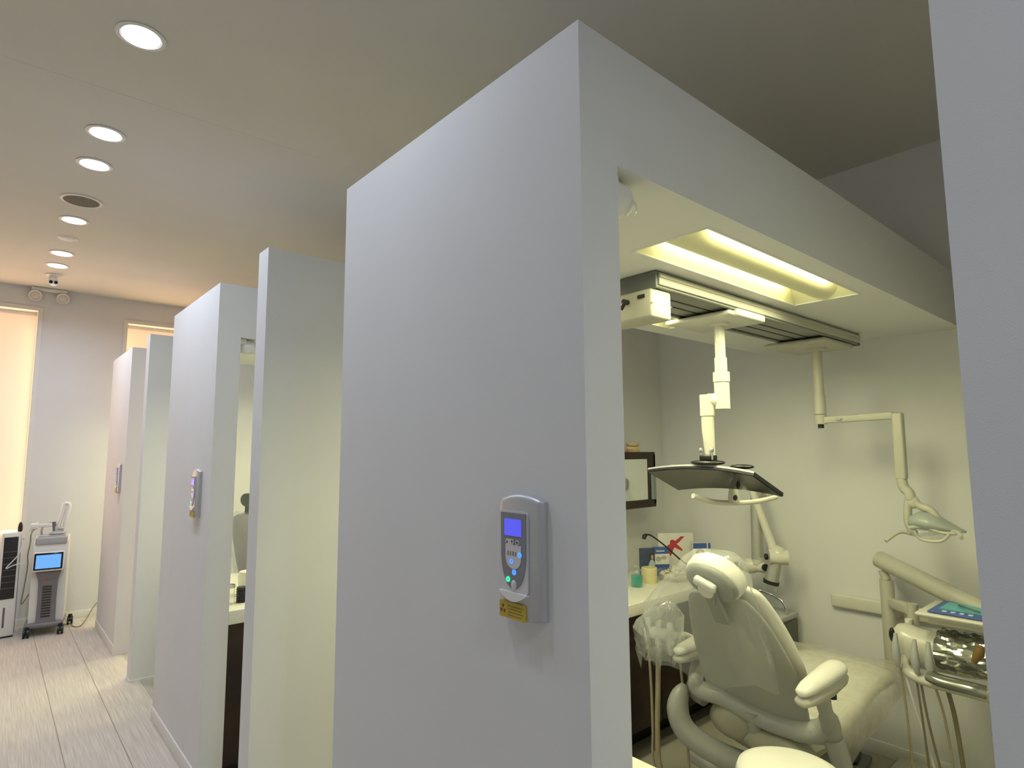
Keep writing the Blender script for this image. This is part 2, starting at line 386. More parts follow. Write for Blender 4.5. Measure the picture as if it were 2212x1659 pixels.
def troffer(y0, y1, label):
    x0, x1 = TH[0][0], TH[0][1]; xm, ym = (x0+x1)/2, (y0+y1)/2; L, Wd = (x1-x0)/2, (y1-y0)/2
    t = thing('ceiling_light_panel', label, 'ceiling light', (xm, ym, ZS), 0, 'recessed room lights')
    hb = .085
    REFL = mats['refl']
    m = MB()   # housing: open box, inside sloping sides
    v = [(-L, -Wd, 0), (L, -Wd, 0), (L, Wd, 0), (-L, Wd, 0), (-L+.09, -Wd+.02, hb), (L-.09, -Wd+.02, hb), (L-.09, Wd-.02, hb), (-L+.09, Wd-.02, hb)]
    m.faces(v, [(0, 1, 5, 4), (1, 2, 6, 5), (2, 3, 7, 6), (3, 0, 4, 7), (4, 5, 6, 7)])
    m.build('housing', REFL, t)
    m = MB()
    for a in ((-L-.004, L+.004, -Wd-.004, -Wd+.003), (-L-.004, L+.004, Wd-.003, Wd+.004), (-L-.004, -L+.003, -Wd, Wd), (L-.003, L+.004, -Wd, Wd)): m.box(*a, -.0015, .004)
    m.build('rim', TRIMM, t)
    # curved centre basket running lengthways
    m = MB(); rings = []
    for i in range(13):
        a = PI*i/12; y = -.068*math.cos(a); z = .065 - .062*math.sin(a)
        rings.append([(-L+.02, y, z), (L-.03, y, z)])
    m.loft([[V(p) for p in r_] for r_ in rings], cap=False, closed=False)
    e = []
    for xx in (-L+.02, L-.03):
        m.faces([(xx, -.068*math.cos(PI*i/12), .065-.062*math.sin(PI*i/12)) for i in range(13)], [tuple(range(13))])
    m.build('centre_reflector', REFL, t)
    for s in (-1, 1):
        m = MB(); m.cyl((-L+.10, s*(Wd-.040), .060), (L-.10, s*(Wd-.040), .060), .008, n=12); m.build('tube', TUBE, t)
    area('lamp', (0, 0, -.004), (0, 0, 0), 2*L-.05, 2*Wd-.03, P_TROF, GREEN, t, spread=170)
    area('inner_lamp', (0, Wd-.03, .045), (R(-55), 0, 0), 2*L-.25, .02, 1.3, GREEN, t)
    area('inner_lamp', (0, -Wd+.03, .045), (R(55), 0, 0), 2*L-.25, .02, 1.3, GREEN, t)
    return t
mats = {'refl': mat('reflector_enamel', (.82, .80, .55), .6, noise=.01)}
tr = troffer(TH[0][2], TH[0][3], 'long recessed ceiling light panel nearest the doorway of the first room')
tr2 = dup(tr, (tr.location.x, (TH[1][2]+TH[1][3])/2, ZS), label='second recessed light panel mostly hidden behind the ceiling track')
for i in (1, 2):
    for k in (0, 1):
        dup(tr, (tr.location.x, (TH[k][2]+TH[k][3])/2 + SCR[i][0]-.771, ZS), label='recessed light panel hidden inside the %s treatment room, %s side' % (['', 'middle', 'last'][i], ['near', 'far'][k]))

# oval sensor on the inside of each screen wall just under the lowered ceiling
def sensor(y, label):
    t = thing('wall_sensor', label, 'sensor', (PT, y, 2.13), 0, 'oval sensors beside the lowered ceilings')
    m = MB(); m.ell((.054, 0, .024), .054, .032, .041, n=28); m.build('body', WHITE, t)
    m = MB(); m.box(0, .035, -.028, .028, .035, .066, bev=.004); m.build('bracket', WHITE, t)
    m = MB(); m.ell((.082, -.018, .006), .018, .016, .020, n=16); m.build('window', GLASS, t)
    return t
s0 = sensor(.822, 'white oval sensor tucked under the near lowered ceiling beside the doorway edge')
dup(s0, (PT, 3.345, 2.13), label='small white sensor under the lowered ceiling of the middle room')

# ================================================================ X-RAY CONTROLS
def L3(a, b, c): return V((-c, -a, b))
def shield(w, h0, h1, n=24, k=2.2):
    """shield outline: straight top at h1, rounded taper to h0"""
    pts = [(-w, h1), (-w, h0+(h1-h0)*.55)]
    for i in range(1, n):
        t = PI*i/n; pts.append((-w*math.cos(t), h0+(h1-h0)*.55 - (h1-h0)*.55*math.sin(t)**(.8)))
    pts += [(w, h0+(h1-h0)*.55), (w, h1)]; return pts
def rrect(x0, x1, y0, y1, r, n=5):
    out = []
    for cx, cy, a0 in ((x1-r, y1-r, 0), (x0+r, y1-r, 90), (x0+r, y0+r, 180), (x1-r, y0+r, 270)):
        for i in range(n+1):
            a = R(a0+90*i/n); out.append((cx+r*math.cos(a), cy+r*math.sin(a)))
    return out
def slab(poly, c0, c1): return poly, (lambda a, b, c: L3(a, b, c0 if c == 0 else c1))
def xray_control(yc, label):
    t = thing('xray_control', label, 'wall control', (PX, yc, 1.385), 0, 'wall mounted x-ray controls')
    hw = .067
    def outline(s, arch, hb, ht):
        p = []
        N = 14
        for i in range(N+1):
            a = -hw*s + 2*hw*s*i/N; p.append((a, ht + arch*(1-(a/(hw*s))**2)))
        for i in range(N+1):
            a = hw*s - 2*hw*s*i/N; p.append((a, -hb - arch*.6*(1-(a/(hw*s))**2)))
        return p
    rings = []
    for s, c, dh in ((1.0, 0, 0), (1.0, .004, 0), (.99, .009, .001), (.95, .014, .004), (.88, .017, .010)):
        rings.append([L3(a-.004, b, c + .004*(1-(a/hw)**2)*(1 if c > .008 else 0)) for a, b in outline(s, .014, .120-dh, .112-dh)])
    m = MB(); m.loft(rings); m.build('housing', SILVER, t, smooth=50)
    m = MB(); m.prism(*slab(rrect(-.058, .028, -.072, .090, .006), 0.0190, 0.0235)); m.build('front_plate', SILVERL, t)
    m = MB(); m.prism(*slab([(a-.014, b) for a, b in shield(.038, -.066, .086)], 0.0230, 0.0255)); m.build('keypad', PANELG, t)
    m = MB(); m.prism(*slab([(a-.013, b) for a, b in shield(.024, -.026, .022)], 0.0254, 0.0262)); m.build('key_area', SILVERL, t)
    m = MB(); m.prism(*slab(rrect(-.040, .012, .040, .074, .003), 0.0255, 0.0266)); m.build('display', LCD, t)
    m = MB(); m.prism(*slab(rrect(-.036, -.012, .022, .033, .004), 0.0255, 0.0265)); b1 = m.build('arrow_key', SILVERL, t)
    m = MB(); m.prism(*slab([(-.034, .0245), (-.029, .0245), (-.0315, .0305)], 0.0264, 0.0269)); m.prism(*slab([(-.019, .0305), (-.014, .0305), (-.0165, .0245)], 0.0264, 0.0269)); m.build('arrow_mark', BLACK, b1)
    def ring(a, b, r0, r1, mt, nm='key_light'):
        m = MB(); m.lathe([(r0, 0), (r0, .0018), (r1, .0018), (r1, 0)], c=L3(a, b, .0255), axis=(-1, 0, 0), n=20); m.build(nm, mt, t)
    ring(.000, .0275, .0055, .0038, SILVERL, 'round_key')
    ring(.007, .004, .0055, .0022, LEDB); ring(-.018, -.011, .0052, .0026, LEDB); ring(-.010, -.032, .0055, .0022, LEDB); ring(-.029, -.048, .0055, .0025, LEDG)
    m = MB(); m.ell(L3(-.012, -.060+.002, .0255), .003, .008, .010, n=16); m.build('exposure_button', SILVERL, t)
    m = MB()
    for k in range(4): m.prism(*slab(rrect(-.031+k*.008, -.027+k*.008, .000, .009, .001), 0.0261, 0.0266))
    m.build('tooth_marks', PANELG, t)
    N = 14; po = [(-.056 + .084*i/N, -.074 - .016*math.sin(PI*i/N)) for i in range(N+1)] + [(.028, -.072), (-.056, -.072)]
    m = MB(); m.prism(*slab(po, 0.0170, 0.0290)); m.build('finger_lip', WHITE, t)
    m = MB(); m.prism(*slab(rrect(-.060, .020, -.126, -.094, .003), 0.0190, 0.0235)); lb = m.build('warning_label', LABELY, t)
    m = MB()
    for k in range(3):
        a0 = R(90+120*k)
        q = [(-.049+.0085*math.cos(a0+R(d)), -.110+.0095*math.sin(a0+R(d))) for d in (-30, -15, 0, 15, 30)] + [(-.049+.002*math.cos(a0+R(d)), -.110+.002*math.sin(a0+R(d))) for d in (30, -30)]
        m.prism(*slab(q, 0.0234, 0.0240))
    for k in range(4): m.prism(*slab([(-.034, -.101-k*.006), (.014-.005*(k % 2), -.101-k*.006), (.014-.005*(k % 2), -.1022-k*.006), (-.034, -.1022-k*.006)], 0.0234, 0.0238))
    m.build('label_print', LABELR, lb)
    return t
x0 = xray_control(.939, 'grey wall control with blue display on the nearest screen wall')
dup(x0, (PX, 3.515, 1.385), label='grey wall control on the middle screen wall, seen almost edge on')
dup(x0, (PX, 6.03, 1.385), label='small far wall control on the last screen wall')

# ================================================================ CORRIDOR END MACHINES
t = thing('laser_machine', 'tall white and grey wheeled laser unit with a blue screen', 'medical device', (.500, 7.05, 0), R(-8))
GLAS = mat('machine_grey', (.20, .19, .20), .4, noise=.05, nscale=10)
m = MB()
prof = [(-.145, .10), (-.145, .74), (-.13, .80), (.05, .84), (.12, .80), (.15, .5), (.16, .10)]
m.prism([(y, z) for y, z in prof], lambda a, b, c: V((-.125+.25*c, a, b))); m.build('body', WHITE, t, smooth=25)
m = MB()
m.loft([[V((-w, y, z)), V((w, y, z)), V((w, -.14, z)), V((-w, -.14, z))] for w, y, z in ((.070, -.185, .07), (.066, -.178, .3), (.070, -.170, .47), (.090, -.20, .54), (.085, -.16, .60))]); fp = m.build('front_panel', GLAS, t, smooth=20)
m = MB()
for k in range(12): m.box(-.035, .03, -.19+.0007*k, -.172, .16+k*.023, .167+k*.023)
m.build('vent_slots', BLACK, fp)
m = MB(); m.lathe([(0, .004), (.009, .003), (.009, 0)], c=(-.012, -.178, .475), axis=(0, -1, 0), n=12); m.build('emblem', RED, fp)
rot = Matrix.Translation((0, -.20, .635)) @ Matrix.Rotation(R(-14), 4, 'X')
m = MB(); m.box(-.118, .108, -.02, .02, -.082, .088, bev=.014, mtx=rot); sc = m.build('screen_housing', WHITE, t)
m = MB(); m.box(-.108, .098, -.024, -.019, -.070, .074, bev=.002, mtx=rot); m.build('bezel', BLACKG, sc)
m = MB(); m.box(-.094, .084, -.0265, -.0235, -.058, .058, mtx=rot); m.build('screen', SCRB, sc)
m = MB(); m.box(-.115, .115, -.15, .07, .775, .845, bev=.015); m.box(-.10, .10, -.13, .06, .843, .853, bev=.003); m.build('top_tray', GREYP, t)
m = MB(); m.tube(spline([(-.085, .0, .84), (-.085, .01, .92), (-.02, .01, .95), (.06, .01, .90), (.09, .0, .85)]), .010, 8); m.ell((.03, -.06, .865), .060, .04, .022); m.ell((.055, -.05, .905), .026, .03, .014); m.build('handpiece_cradle', GREYP, t)
m = MB(); m.box(-.165, -.105, -.09, -.04, .91, .965, bev=.012); m.box(-.17, -.15, -.085, -.045, .895, .92, bev=.004); m.cyl((-.115, -.06, .96), (-.110, -.06, .985), .009)
m.box(-.108, -.01, -.06, -.04, .925, .955, bev=.006); m.build('tube_holder', WHITE, t)
m = MB(); m.tube(spline([(-.13, -.07, .92), (-.15, -.12, .88), (-.15, -.14, .80), (-.16, -.15, .7), (-.155, -.15, .6), (-.17, -.15, .4), (-.18, -.14, .28), (-.13, -.15, .36)]), .005, 6); m.build('cable', HOSED, t)
m = MB(); m.tube([(.025, .0, 0.860), (.03, .0, 0.918), (.055, .01, 1.026), (.065, .01, 1.119), (.075, .01, 1.130), (.10, .01, 1.123), (.105, .01, 1.105), (.090, .005, 1.011), (.080, 0, 0.925), (.07, 0, 0.867)], [.015, .017, .017, .017, .016, .016, .017, .017, .017, .015], 10); m.build('articulated_arm', WHITE, t)
m = MB(); m.tube([(.0, -.02, .965), (.003, -.03, .90), (.005, -.04, .87)], [.016, .010, .012], 10); m.build('handpiece', DARKG, t)
m = MB(); m.box(-.15, .13, -.20, .18, .065, .11, bev=.02); m.build('wheel_base', GLAS, t)
for (x, y) in ((-.125, -.20), (.115, -.20), (-.125, .15), (.165, .13)):
    m = MB(); m.cyl((x-.022, y, .036), (x-.006, y, .036), .036, n=20); m.cyl((x+.006, y, .036), (x+.022, y, .036), .036, n=20); m.cyl((x-.01, y, .034), (x+.01, y, .034), .012); m.cyl((x, y, .05), (x, y+.005, .09), .016, n=10)
    m.build('caster', BLACK, t)
m = MB(); m.tube(spline([(-.115, -.10, .075+.01), (-.115, -.13, .08)]), .004, 6); m.bm.free()
m = MB(); m.tube(spline([(.66, 7.12, .03), (.70, 7.0, .006), (.745, 6.98, .006), (.80, 7.10, .03), (.88, 7.30, .10), (.95, 7.355, .16)]), .0045, 6)
tag(m.build('power_cord', HOSED), 'thin dark power cord from the wheeled laser unit to the end wall', 'cord')

t = thing('air_cooler', 'slim white tower air cooler with black grille by the left edge', 'air cooler', (.196, 7.12, 0), R(4))
m = MB(); m.box(-.066, .066, -.13, .13, .012, .90, bev=.014); m.build('cabinet', WHITE, t)
m = MB(); m.box(-.052, .046, -.136, -.128, .33, .86, bev=.004); g = m.build('grille', BLACK, t)
for k in range(7):
    m = MB(); m.box(-.049, .043, -.139, -.134, .42+k*.052, .424+k*.052); m.build('louvre', DARKG, g)
m = MB(); m.box(-.022, -.008, -.133, -.128, .09, .26, bev=.003); m.build('water_gauge', DARKG, t)
m = MB(); m.box(.065, .069, -.115, .115, .03, .88); m.build('side_panel', mat('side_panel_brown', (.10, .08, .07), .5, noise=.05), t)
for s_ in (-1, 1):
    m = MB(); m.box(-.06, .06, s_*.10-.015, s_*.10+.015, 0, .014, bev=.003); m.build('foot', BLACK, t)
m = MB(); m.tube(spline([(.055, -.10, .93), (.07, -.12, .86), (.06, -.145, .72), (-.025, -.148, .60), (.02, -.148, .615), (.08, -.14, .625)]), .0045, 6); m.build('power_lead', WHITE, t)
m = MB(); m.ell((.055, -.10, .93), .018, .018, .055); m.build('plug', BLACK, t)

# ================================================================ TREATMENT ROOM: TRACK, MONITOR, LAMP
ty0, ty1 = 1.165, 1.415
t = thing('ceiling_track', 'long grey ceiling track carrying the monitor and the lamp', 'ceiling track', (2.5, 1.29, ZS))
def P(x, y, z): return V((x-2.5, y-1.29, z-ZS))
m = MB()
for (a, b_) in ((ty0, ty0+.018), (ty1-.018, ty1)):
    m.box(1.65-2.5, 3.42-2.5, a-1.29, b_-1.29, -.058, -.001, bev=.004)
m.box(1.65-2.5, 3.42-2.5, ty0+.018-1.29, ty1-.018-1.29, -.050, -.001); m.build('rail', TRACKL, t)
m = MB(); m.box(1.655-2.5, 3.415-2.5, ty0-.008-1.29, ty0-1.29, -.050, -.008, bev=.003); m.box(1.655-2.5, 3.415-2.5, ty0-.012-1.29, ty0-.004-1.29, -.026, -.014, bev=.003); m.build('side_rail_moulding', BEIGE, t)
m = MB()
for a in (.022, .092, .150, .222): m.box(1.66-2.5, 3.40-2.5, ty0+a-1.29, ty0+a+.007-1.29, -.052, -.049)
m.build('runner_grooves', GROOVE, t)
for xa, xb in ((1.640, 1.652), (3.40, 3.425)):
    m = MB(); m.box(xa-2.5, xb-2.5, ty0-.003-1.29, ty1+.003-1.29, -.062, -.002, bev=.003); m.build('end_cap', DARKG, t)
bx0, bx1 = 1.632-2.5, 1.745-2.5; by = ty0+.010-1.29
m = MB(); m.box(bx0, bx1, by, ty1-1.29, -.160, -.060, bev=.010); cb = m.build('control_box', BEIGE, t)
m = MB(); m.box(bx0-.001, bx1+.001, by-.001, by+.003, -.112, -.1105)
for dx in (.018, .095):
    for dz in (-.078, -.102, -.122, -.145): m.cyl((bx0+dx, by-.001, dz), (bx0+dx, by+.003, dz), .002, n=8)
m.build('screws_and_seam', GREYP, cb)
m = MB(); m.box(bx0-.004, bx0+.003, by+.028, by+.056, -.090, -.078); m.build('rocker_switch', BLACK, cb)
m = MB(); m.cyl((bx0, by+.10, -.094), (bx0-.024, by+.10, -.094), .009); m.cyl((bx0-.018, by+.10, -.098), (bx0-.018, by+.115, -.118), .007); m.build('power_plug', BLACK, cb)

mo = thing('ceiling_monitor', 'flat black monitor tilted on a cream jointed pole below the ceiling track', 'monitor', (2.25, 1.29, ZS))
def Q(x, y, z): return V((x-2.25, y-1.29, z-ZS))
m = MB(); m.box(2.12-2.25, 2.40-2.25, ty0+.004-1.29, ty1+.05-1.29, -.080, -.060, bev=.009)
m.box(2.16-2.25, 2.38-2.25, ty0-.010-1.29, ty0+.014-1.29, -.082, -.052, bev=.008); m.build('trolley', CREAM, mo)
m = MB(); m.lathe([(.038, -.080), (.037, -.088), (.029, -.092)], n=28, cap=True); m.build('collar', CREAM, mo)
m = MB(); m.cyl((0, 0, -.085), (0, 0, -.26), .0205, n=28); m.cyl((0, 0, -.225), (0, 0, -.30), .0245, n=28); m.cyl((0, 0, -.285), (0, 0, -.325), .033, n=28); m.cyl((0, 0, -.325), (0, 0, -.435), .030, n=28); pl = m.build('pole', CREAM, mo)
m = MB(); m.lathe([(.0248, 0), (.0248, .002)], c=(0, 0, -.273), n=28); m.lathe([(.0303, 0), (.0303, .003)], c=(0, 0, -.328), n=28); m.lathe([(.0303, 0), (.0303, .002)], c=(0, 0, -.36), n=28); m.build('joint_lines', GREYP, pl)
m = MB(); m.cyl((0, .01, -.398), (-.022, .052, -.398), .028, n=24); m.cyl((-.025, .055, -.375), (-.025, .055, -.462), .029, n=24); m.build('elbow', CREAM, mo)
m = MB(); m.tube([(-.025, .055, -.45), (-.025, .055, -.52), (-.022, .052, -.625)], [.026, .025, .020], 24); m.build('lower_pole', CREAM, mo)
m = MB(); m.box(-.055, .0, .03, .085, -.645, -.62, bev=.008); m.ell((-.022, .065, -.652), .045, .075, .012); m.ell((.03, -.055, -.668), .03, .05, .010); m.build('swivel_mount', BLACK, mo)
for dy in (-.022, .028):
    m = MB(); m.cyl((-.045, .052+dy, -.595), (-.045, .052+dy, -.64), .0045); m.ell((-.045, .052+dy, -.602), .009, .008, .010); m.build('wing_bolt', CHROME, mo)
# screen: top edge A-B near the head of the chair, bottom edge D-C lower and farther
A_, B_, C_, D_ = Q(2.2, 1.631, 1.516), Q(2.2, 1.145, 1.512), Q(2.43, 1.148, 1.426), Q(2.43, 1.635, 1.426)
ex = (B_-A_).normalized(); ey = ((D_-A_) - ex*(D_-A_).dot(ex)).normalized(); ez = ex.cross(ey)
if ez.z < 0: ez = -ez
ww, hh = .488, (D_-A_).length
def scr(a, b, c): return A_ + ex*a + ey*b + ez*(c + .022*(1-((a-ww/2)/(ww/2))**2) - .011)
def plate(x0, x1, y0, y1, c0, c1, nseg=14):
    m = MB(); rings = []
    for i in range(nseg+1):
        a = x0+(x1-x0)*i/nseg; rings.append([scr(a, y0, c0), scr(a, y1, c0), scr(a, y1, c1), scr(a, y0, c1)])
    m.loft(rings); return m
m = plate(0, ww, 0, hh, -.004, .012); bd = m.build('display_body', BLACK, mo, smooth=30)
m = plate(.003, ww-.003, .002, hh-.004, -.0065, -.0038); m.build('screen', BLACKG, bd, smooth=30)
m = plate(.0, ww, -.001, .002, .006, .0135); m.build('edge_trim', ALU, bd, smooth=30)
m = MB(); m.box(.012, .016, -.002, .002, 0, .02, mtx=Matrix.Translation(scr(ww-.05, hh*.3, .012))); m.build('antenna', BLACK, bd)
# curved grip hanging behind the screen
m = MB(); m.tube(spline([Q(2.214, 1.42, 1.408), Q(2.33, 1.40, 1.378), Q(2.467, 1.38, 1.366), Q(2.60, 1.35, 1.366), Q(2.731, 1.32, 1.380)]), .011, 10); g = m.build('grip_bar', CREAM, mo)
m = MB(); m.prism([(-.035, 0), (.035, 0), (.02, .07), (-.014, .07)], lambda a, b, c: Q(2.455+a, 1.385-.02*c, 1.368+b)); g2 = m.build('grip_neck', CREAM, mo)
m = MB(); m.ell(Q(2.452, 1.366, 1.390), .020, .005, .0125, n=24); m.build('badge', BLACK, g2)

la = thing('operating_lamp', 'dental operating lamp on a long cream arm at the back wall end of the track', 'operating lamp', (3.19, 1.29, ZS))
def K(x, y, z): return V((x-3.19, y-1.29, z-ZS))
m = MB(); m.box(-.19, .17, ty0+.004-1.29, ty1+.06-1.29, -.085, -.060, bev=.012); m.build('trolley', BEIGE, la)
m = MB(); m.lathe([(.048, -.084), (.046, -.094), (.036, -.10)], n=24, cap=True); m.cyl((0, 0, -.09), (0, 0, -.34), .0245, n=24); m.cyl((0, 0, -.33), (0, 0, -.425), .028, n=24); m.cyl((0, 0, -.428), (0, 0, -.475), .029, n=24); pp = m.build('pole', BEIGE, la)
m = MB(); m.cyl((0, 0, -.474), (0, 0, -.495), .014, n=12); m.build('stop_pin', BLACK, pp)
p0, p1 = K(3.19, 1.27, 1.742), K(3.20, .965, 1.752)
def barbox(m, a, b, w, h, bev=.006, upv=(0, 0, 1)):
    a, b = V(a), V(b); t_ = (b-a); L = t_.length; t_ = t_.normalized(); s_ = t_.cross(V(upv)).normalized(); u_ = s_.cross(t_)
    Mx = Matrix((t_, s_, u_)).transposed().to_4x4(); Mx.translation = a
    m.box(0, L, -w/2, w/2, -h/2, h/2, bev=bev, mtx=Mx); return m
m = barbox(MB(), p0, p1, .036, .034); ar = m.build('upper_arm', BEIGE, la)
m = MB(); m.box(-.003, .003, -.025, 0, -.004, .004, mtx=Matrix.Translation(K(3.169, 1.21, 1.743))); m.build('maker_mark', GREYP, ar)
m = barbox(MB(), K(3.20, .948, 1.765), K(3.20, .95, 1.455), .045, .045, .01, (1, 0, 0)); m.build('spring_arm', BEIGE, la)
m = MB(); m.tube(spline([K(3.20, .952, 1.46), K(3.20, .945, 1.42), K(3.20, .925, 1.395), K(3.20, .920, 1.365)]), .022, 14); m.build('knuckle', BEIGE, la)
m = MB(); m.tube(spline([K(3.20, .925, 1.375), K(3.20, .935, 1.33), K(3.20, .937, 1.26), K(3.20, .915, 1.21)]), [.017]*19, 10)
m.tube(spline([K(3.20, .915, 1.37), K(3.20, .885, 1.338), K(3.20, .845, 1.32), K(3.20, .80, 1.25)]), [.017]*19, 10); m.ell(K(3.20, .915, 1.355), .02, .03, .03); m.build('yoke', BEIGE, la)
Mr = Matrix.Rotation(R(-12), 4, 'X')
BLUG = mat('lamp_cover_bluegrey', (.38, .42, .39), .35, noise=.02)
m = MB(); m.loft([[K(3.20+hx*math.cos(2*PI*j/28), yy, zz+hz*math.sin(2*PI*j/28)) for j in range(28)] for yy, hx, hz, zz in ((.940, .008, .006, 1.262), (.925, .045, .026, 1.268), (.89, .075, .040, 1.275), (.85, .085, .042, 1.272), (.81, .075, .032, 1.262), (.77, .05, .020, 1.250), (.74, .025, .010, 1.243), (.722, .008, .004, 1.240))]); m.build('lamp_cover', BLUG, la, smooth=60)
m = MB(); m.ell(K(3.17, .86, 1.232), .06, .08, .022, mtx=Mr.to_3x3(), n=24); m.build('reflector', GLASS, la)
m = MB(); m.tube(spline([K(3.15, .92, 1.245), K(3.14, .86, 1.255), K(3.14, .80, 1.235), K(3.15, .745, 1.235)]), .008, 8); m.tube(spline([K(3.13, .90, 1.235), K(3.13, .87, 1.20), K(3.13, .80, 1.20), K(3.13, .765, 1.232)]), .007, 8); m.build('front_rim', BEIGE, la)
for a, b_, c_ in ((.925, .955, .965), (.78, .745, .73)):
    m = MB(); m.tube(spline([K(3.17, a, 1.215 if a > .9 else 1.24), K(3.15, b_, 1.222 if a > .9 else 1.243), K(3.12, b_+(.025 if a > .9 else -.02), 1.205 if a > .9 else 1.235), K(3.09, c_+(.035 if a > .9 else -.015), 1.182 if a > .9 else 1.225)]), .008, 8); m.build('handle', BEIGE, la)

# ================================================================ X-RAY HEAD ON THE BACK WALL
t = thing('xray_unit', 'wall mounted x-ray arm folded behind the monitor with grey cone', 'x-ray unit', (XB, 1.80, 1.0))
def X_(x, y, z): return V((x-XB, y-1.80, z-1.0))
m = MB(); m.box(-.04, 0, -.02, .09, .31, .385, bev=.012); m.build('wall_plate', CREAM, t)
m = MB(); m.tube([X_(3.62, 1.83, 1.345), X_(3.5, 1.81, 1.345), X_(3.45, 1.79, 1.335)], .020, 14); m.cyl(X_(3.45, 1.79, 1.345), X_(3.45, 1.795, .96), .030, .036, 20); m.build('lower_arm', ALU, t)
m = MB(); m.cyl(X_(3.43, 1.80, 1.355), X_(3.43, 1.69, 1.03), .020, .024, 18); m.build('forearm', CREAM, t)
m = MB(); m.cyl(X_(3.45, 1.79, .975), X_(3.45, 1.80, .93), .034); m.ell(X_(3.45, 1.845, .915), .045, .06, .045); m.cyl(X_(3.45, 1.75, .915), X_(3.45, 1.90, .91), .03); m.build('elbow_joint', CREAM, t)
m = MB(); m.cyl(X_(3.42, 1.905, .91), X_(3.41, 1.925, .91), .020); m.cyl(X_(3.43, 1.745, .92), X_(3.42, 1.735, .92), .020); m.build('joint_cap', BLACK, t)
m = MB(); m.ell(X_(3.43, 1.665, .995), .05, .05, .055); m.cyl(X_(3.43, 1.69, 1.045), X_(3.43, 1.675, 1.0), .032); m.cyl(X_(3.39, 1.70, .99), X_(3.45, 1.62, .99), .042); m.build('tube_head', CREAM, t)
m = MB(); m.cyl(X_(3.385, 1.705, .99), X_(3.375, 1.715, .99), .017, n=8); m.build('adjusting_knob', BLACK, t)
m = MB(); m.cyl(X_(3.42, 1.675, .965), X_(3.41, 1.70, .855), .034, .037, 22); m.build('cone', ALU, t)
m = MB(); m.cyl(X_(3.41, 1.70, .857), X_(3.408, 1.704, .838), .043, .043, 24); m.build('cone_ring', BLACK, t)
m = MB(); m.cyl(X_(3.408, 1.704, .838), X_(3.405, 1.712, .80), .036, .034, 22, cap=False); m.build('clear_collar', GLASS, t)

# ================================================================ COUNTERS, CABINETS
def worktop(name, x0, x1, y0, y1, z, th, label):
    m = MB(); m.box(x0, x1, y0, y1, z-th, z, bev=.004); o = m.build(name, QUARTZ); return tag(o, label, 'worktop')
ZK = .812
worktop('worktop', 2.0, XB-.001, 2.005, 2.574, ZK, .062, 'cream worktop along the rear partition under the dark mirror cabinet')
def basecab(name, x0, x1, y0, y1, z0, z1, n, face, label, axis='x', kick=.16):
    t = thing(name, label, 'cabinet', ((x0+x1)/2, (y0+y1)/2, 0))
    cx, cy = (x0+x1)/2, (y0+y1)/2
    m = MB()
    if axis == 'x':
        m.box(x0-cx, x1-cx, y0+.022-cy, y1-cy, z0, z1); m.build('carcass', WOOD, t)
        m = MB(); m.box(x0-cx, x1-cx, y0+kick-cy, y1-.02-cy, 0, z0); m.build('plinth', BLACK, t)
        wd = (x1-x0)/n
        for k in range(n):
            m = MB(); m.box(x0+k*wd+.002-cx, x0+(k+1)*wd-.002-cx, y0-cy, y0+.02-cy, z0+.002, z1-.004, bev=.002); d = m.build('door', WOOD, t)
            m = MB(); hx = x0+(k+1)*wd-.05-cx if k % 2 == 0 else x0+k*wd+.05-cx
            m.tube([(hx, y0-cy, z1-.06), (hx, y0-.022-cy, z1-.065), (hx, y0-.022-cy, z1-.155), (hx, y0-cy, z1-.16)], .005, 8); m.build('handle', DARKG, d)
    else:
        m.box(x0-cx, x1-.022-cx, y0-cy, y1-cy, z0, z1); m.build('carcass', WOOD, t)
        m = MB(); m.box(x0+.01-cx, x1-.06-cx, y0+.04-cy, y1-.01-cy, 0, z0); m.build('plinth', BLACK, t)
        wd = (y1-y0)/n
        for k in range(n):
            m = MB(); m.box(x1-.02-cx, x1-cx, y0+k*wd+.002-cy, y0+(k+1)*wd-.002-cy, z0+.002, z1-.004, bev=.002); d = m.build('door', WOOD, t)
            m = MB(); hy = y0+(k+1)*wd-.05-cy
            m.tube([(x1-cx, hy, z1-.06), (x1+.022-cx, hy, z1-.065), (x1+.022-cx, hy, z1-.155), (x1-cx, hy, z1-.16)], .005, 8); m.build('handle', DARKG, d)
    return t
basecab('base_cabinet', 2.02, 2.82, 2.045, 2.574, .16, ZK-.063, 2, 'y', 'dark wood base cabinet under the rear worktop, left of the chair')
basecab('base_cabinet', 2.822, 3.62, 2.045, 2.574, .16, ZK-.063, 2, 'y', 'dark wood base cabinet in the rear corner, hidden behind the chair')
worktop('worktop', PT+.001, 1.333, .79, 1.80, .800, .066, 'bright white worktop corner at the bottom behind the near screen wall')
basecab('base_cabinet', PT+.001, 1.29, .80, 1.79, .10, .733, 2, 'x', 'dark wood cabinet under the bright worktop on the near screen wall', 'y')
worktop('worktop', PT+.001, 1.333, 3.30, 4.30, .802, .068, 'white worktop seen through the slit of the middle room')
basecab('base_cabinet', PT+.001, 1.29, 3.31, 4.29, .06, .733, 2, 'x', 'black looking cabinet under the worktop in the middle room', 'y')

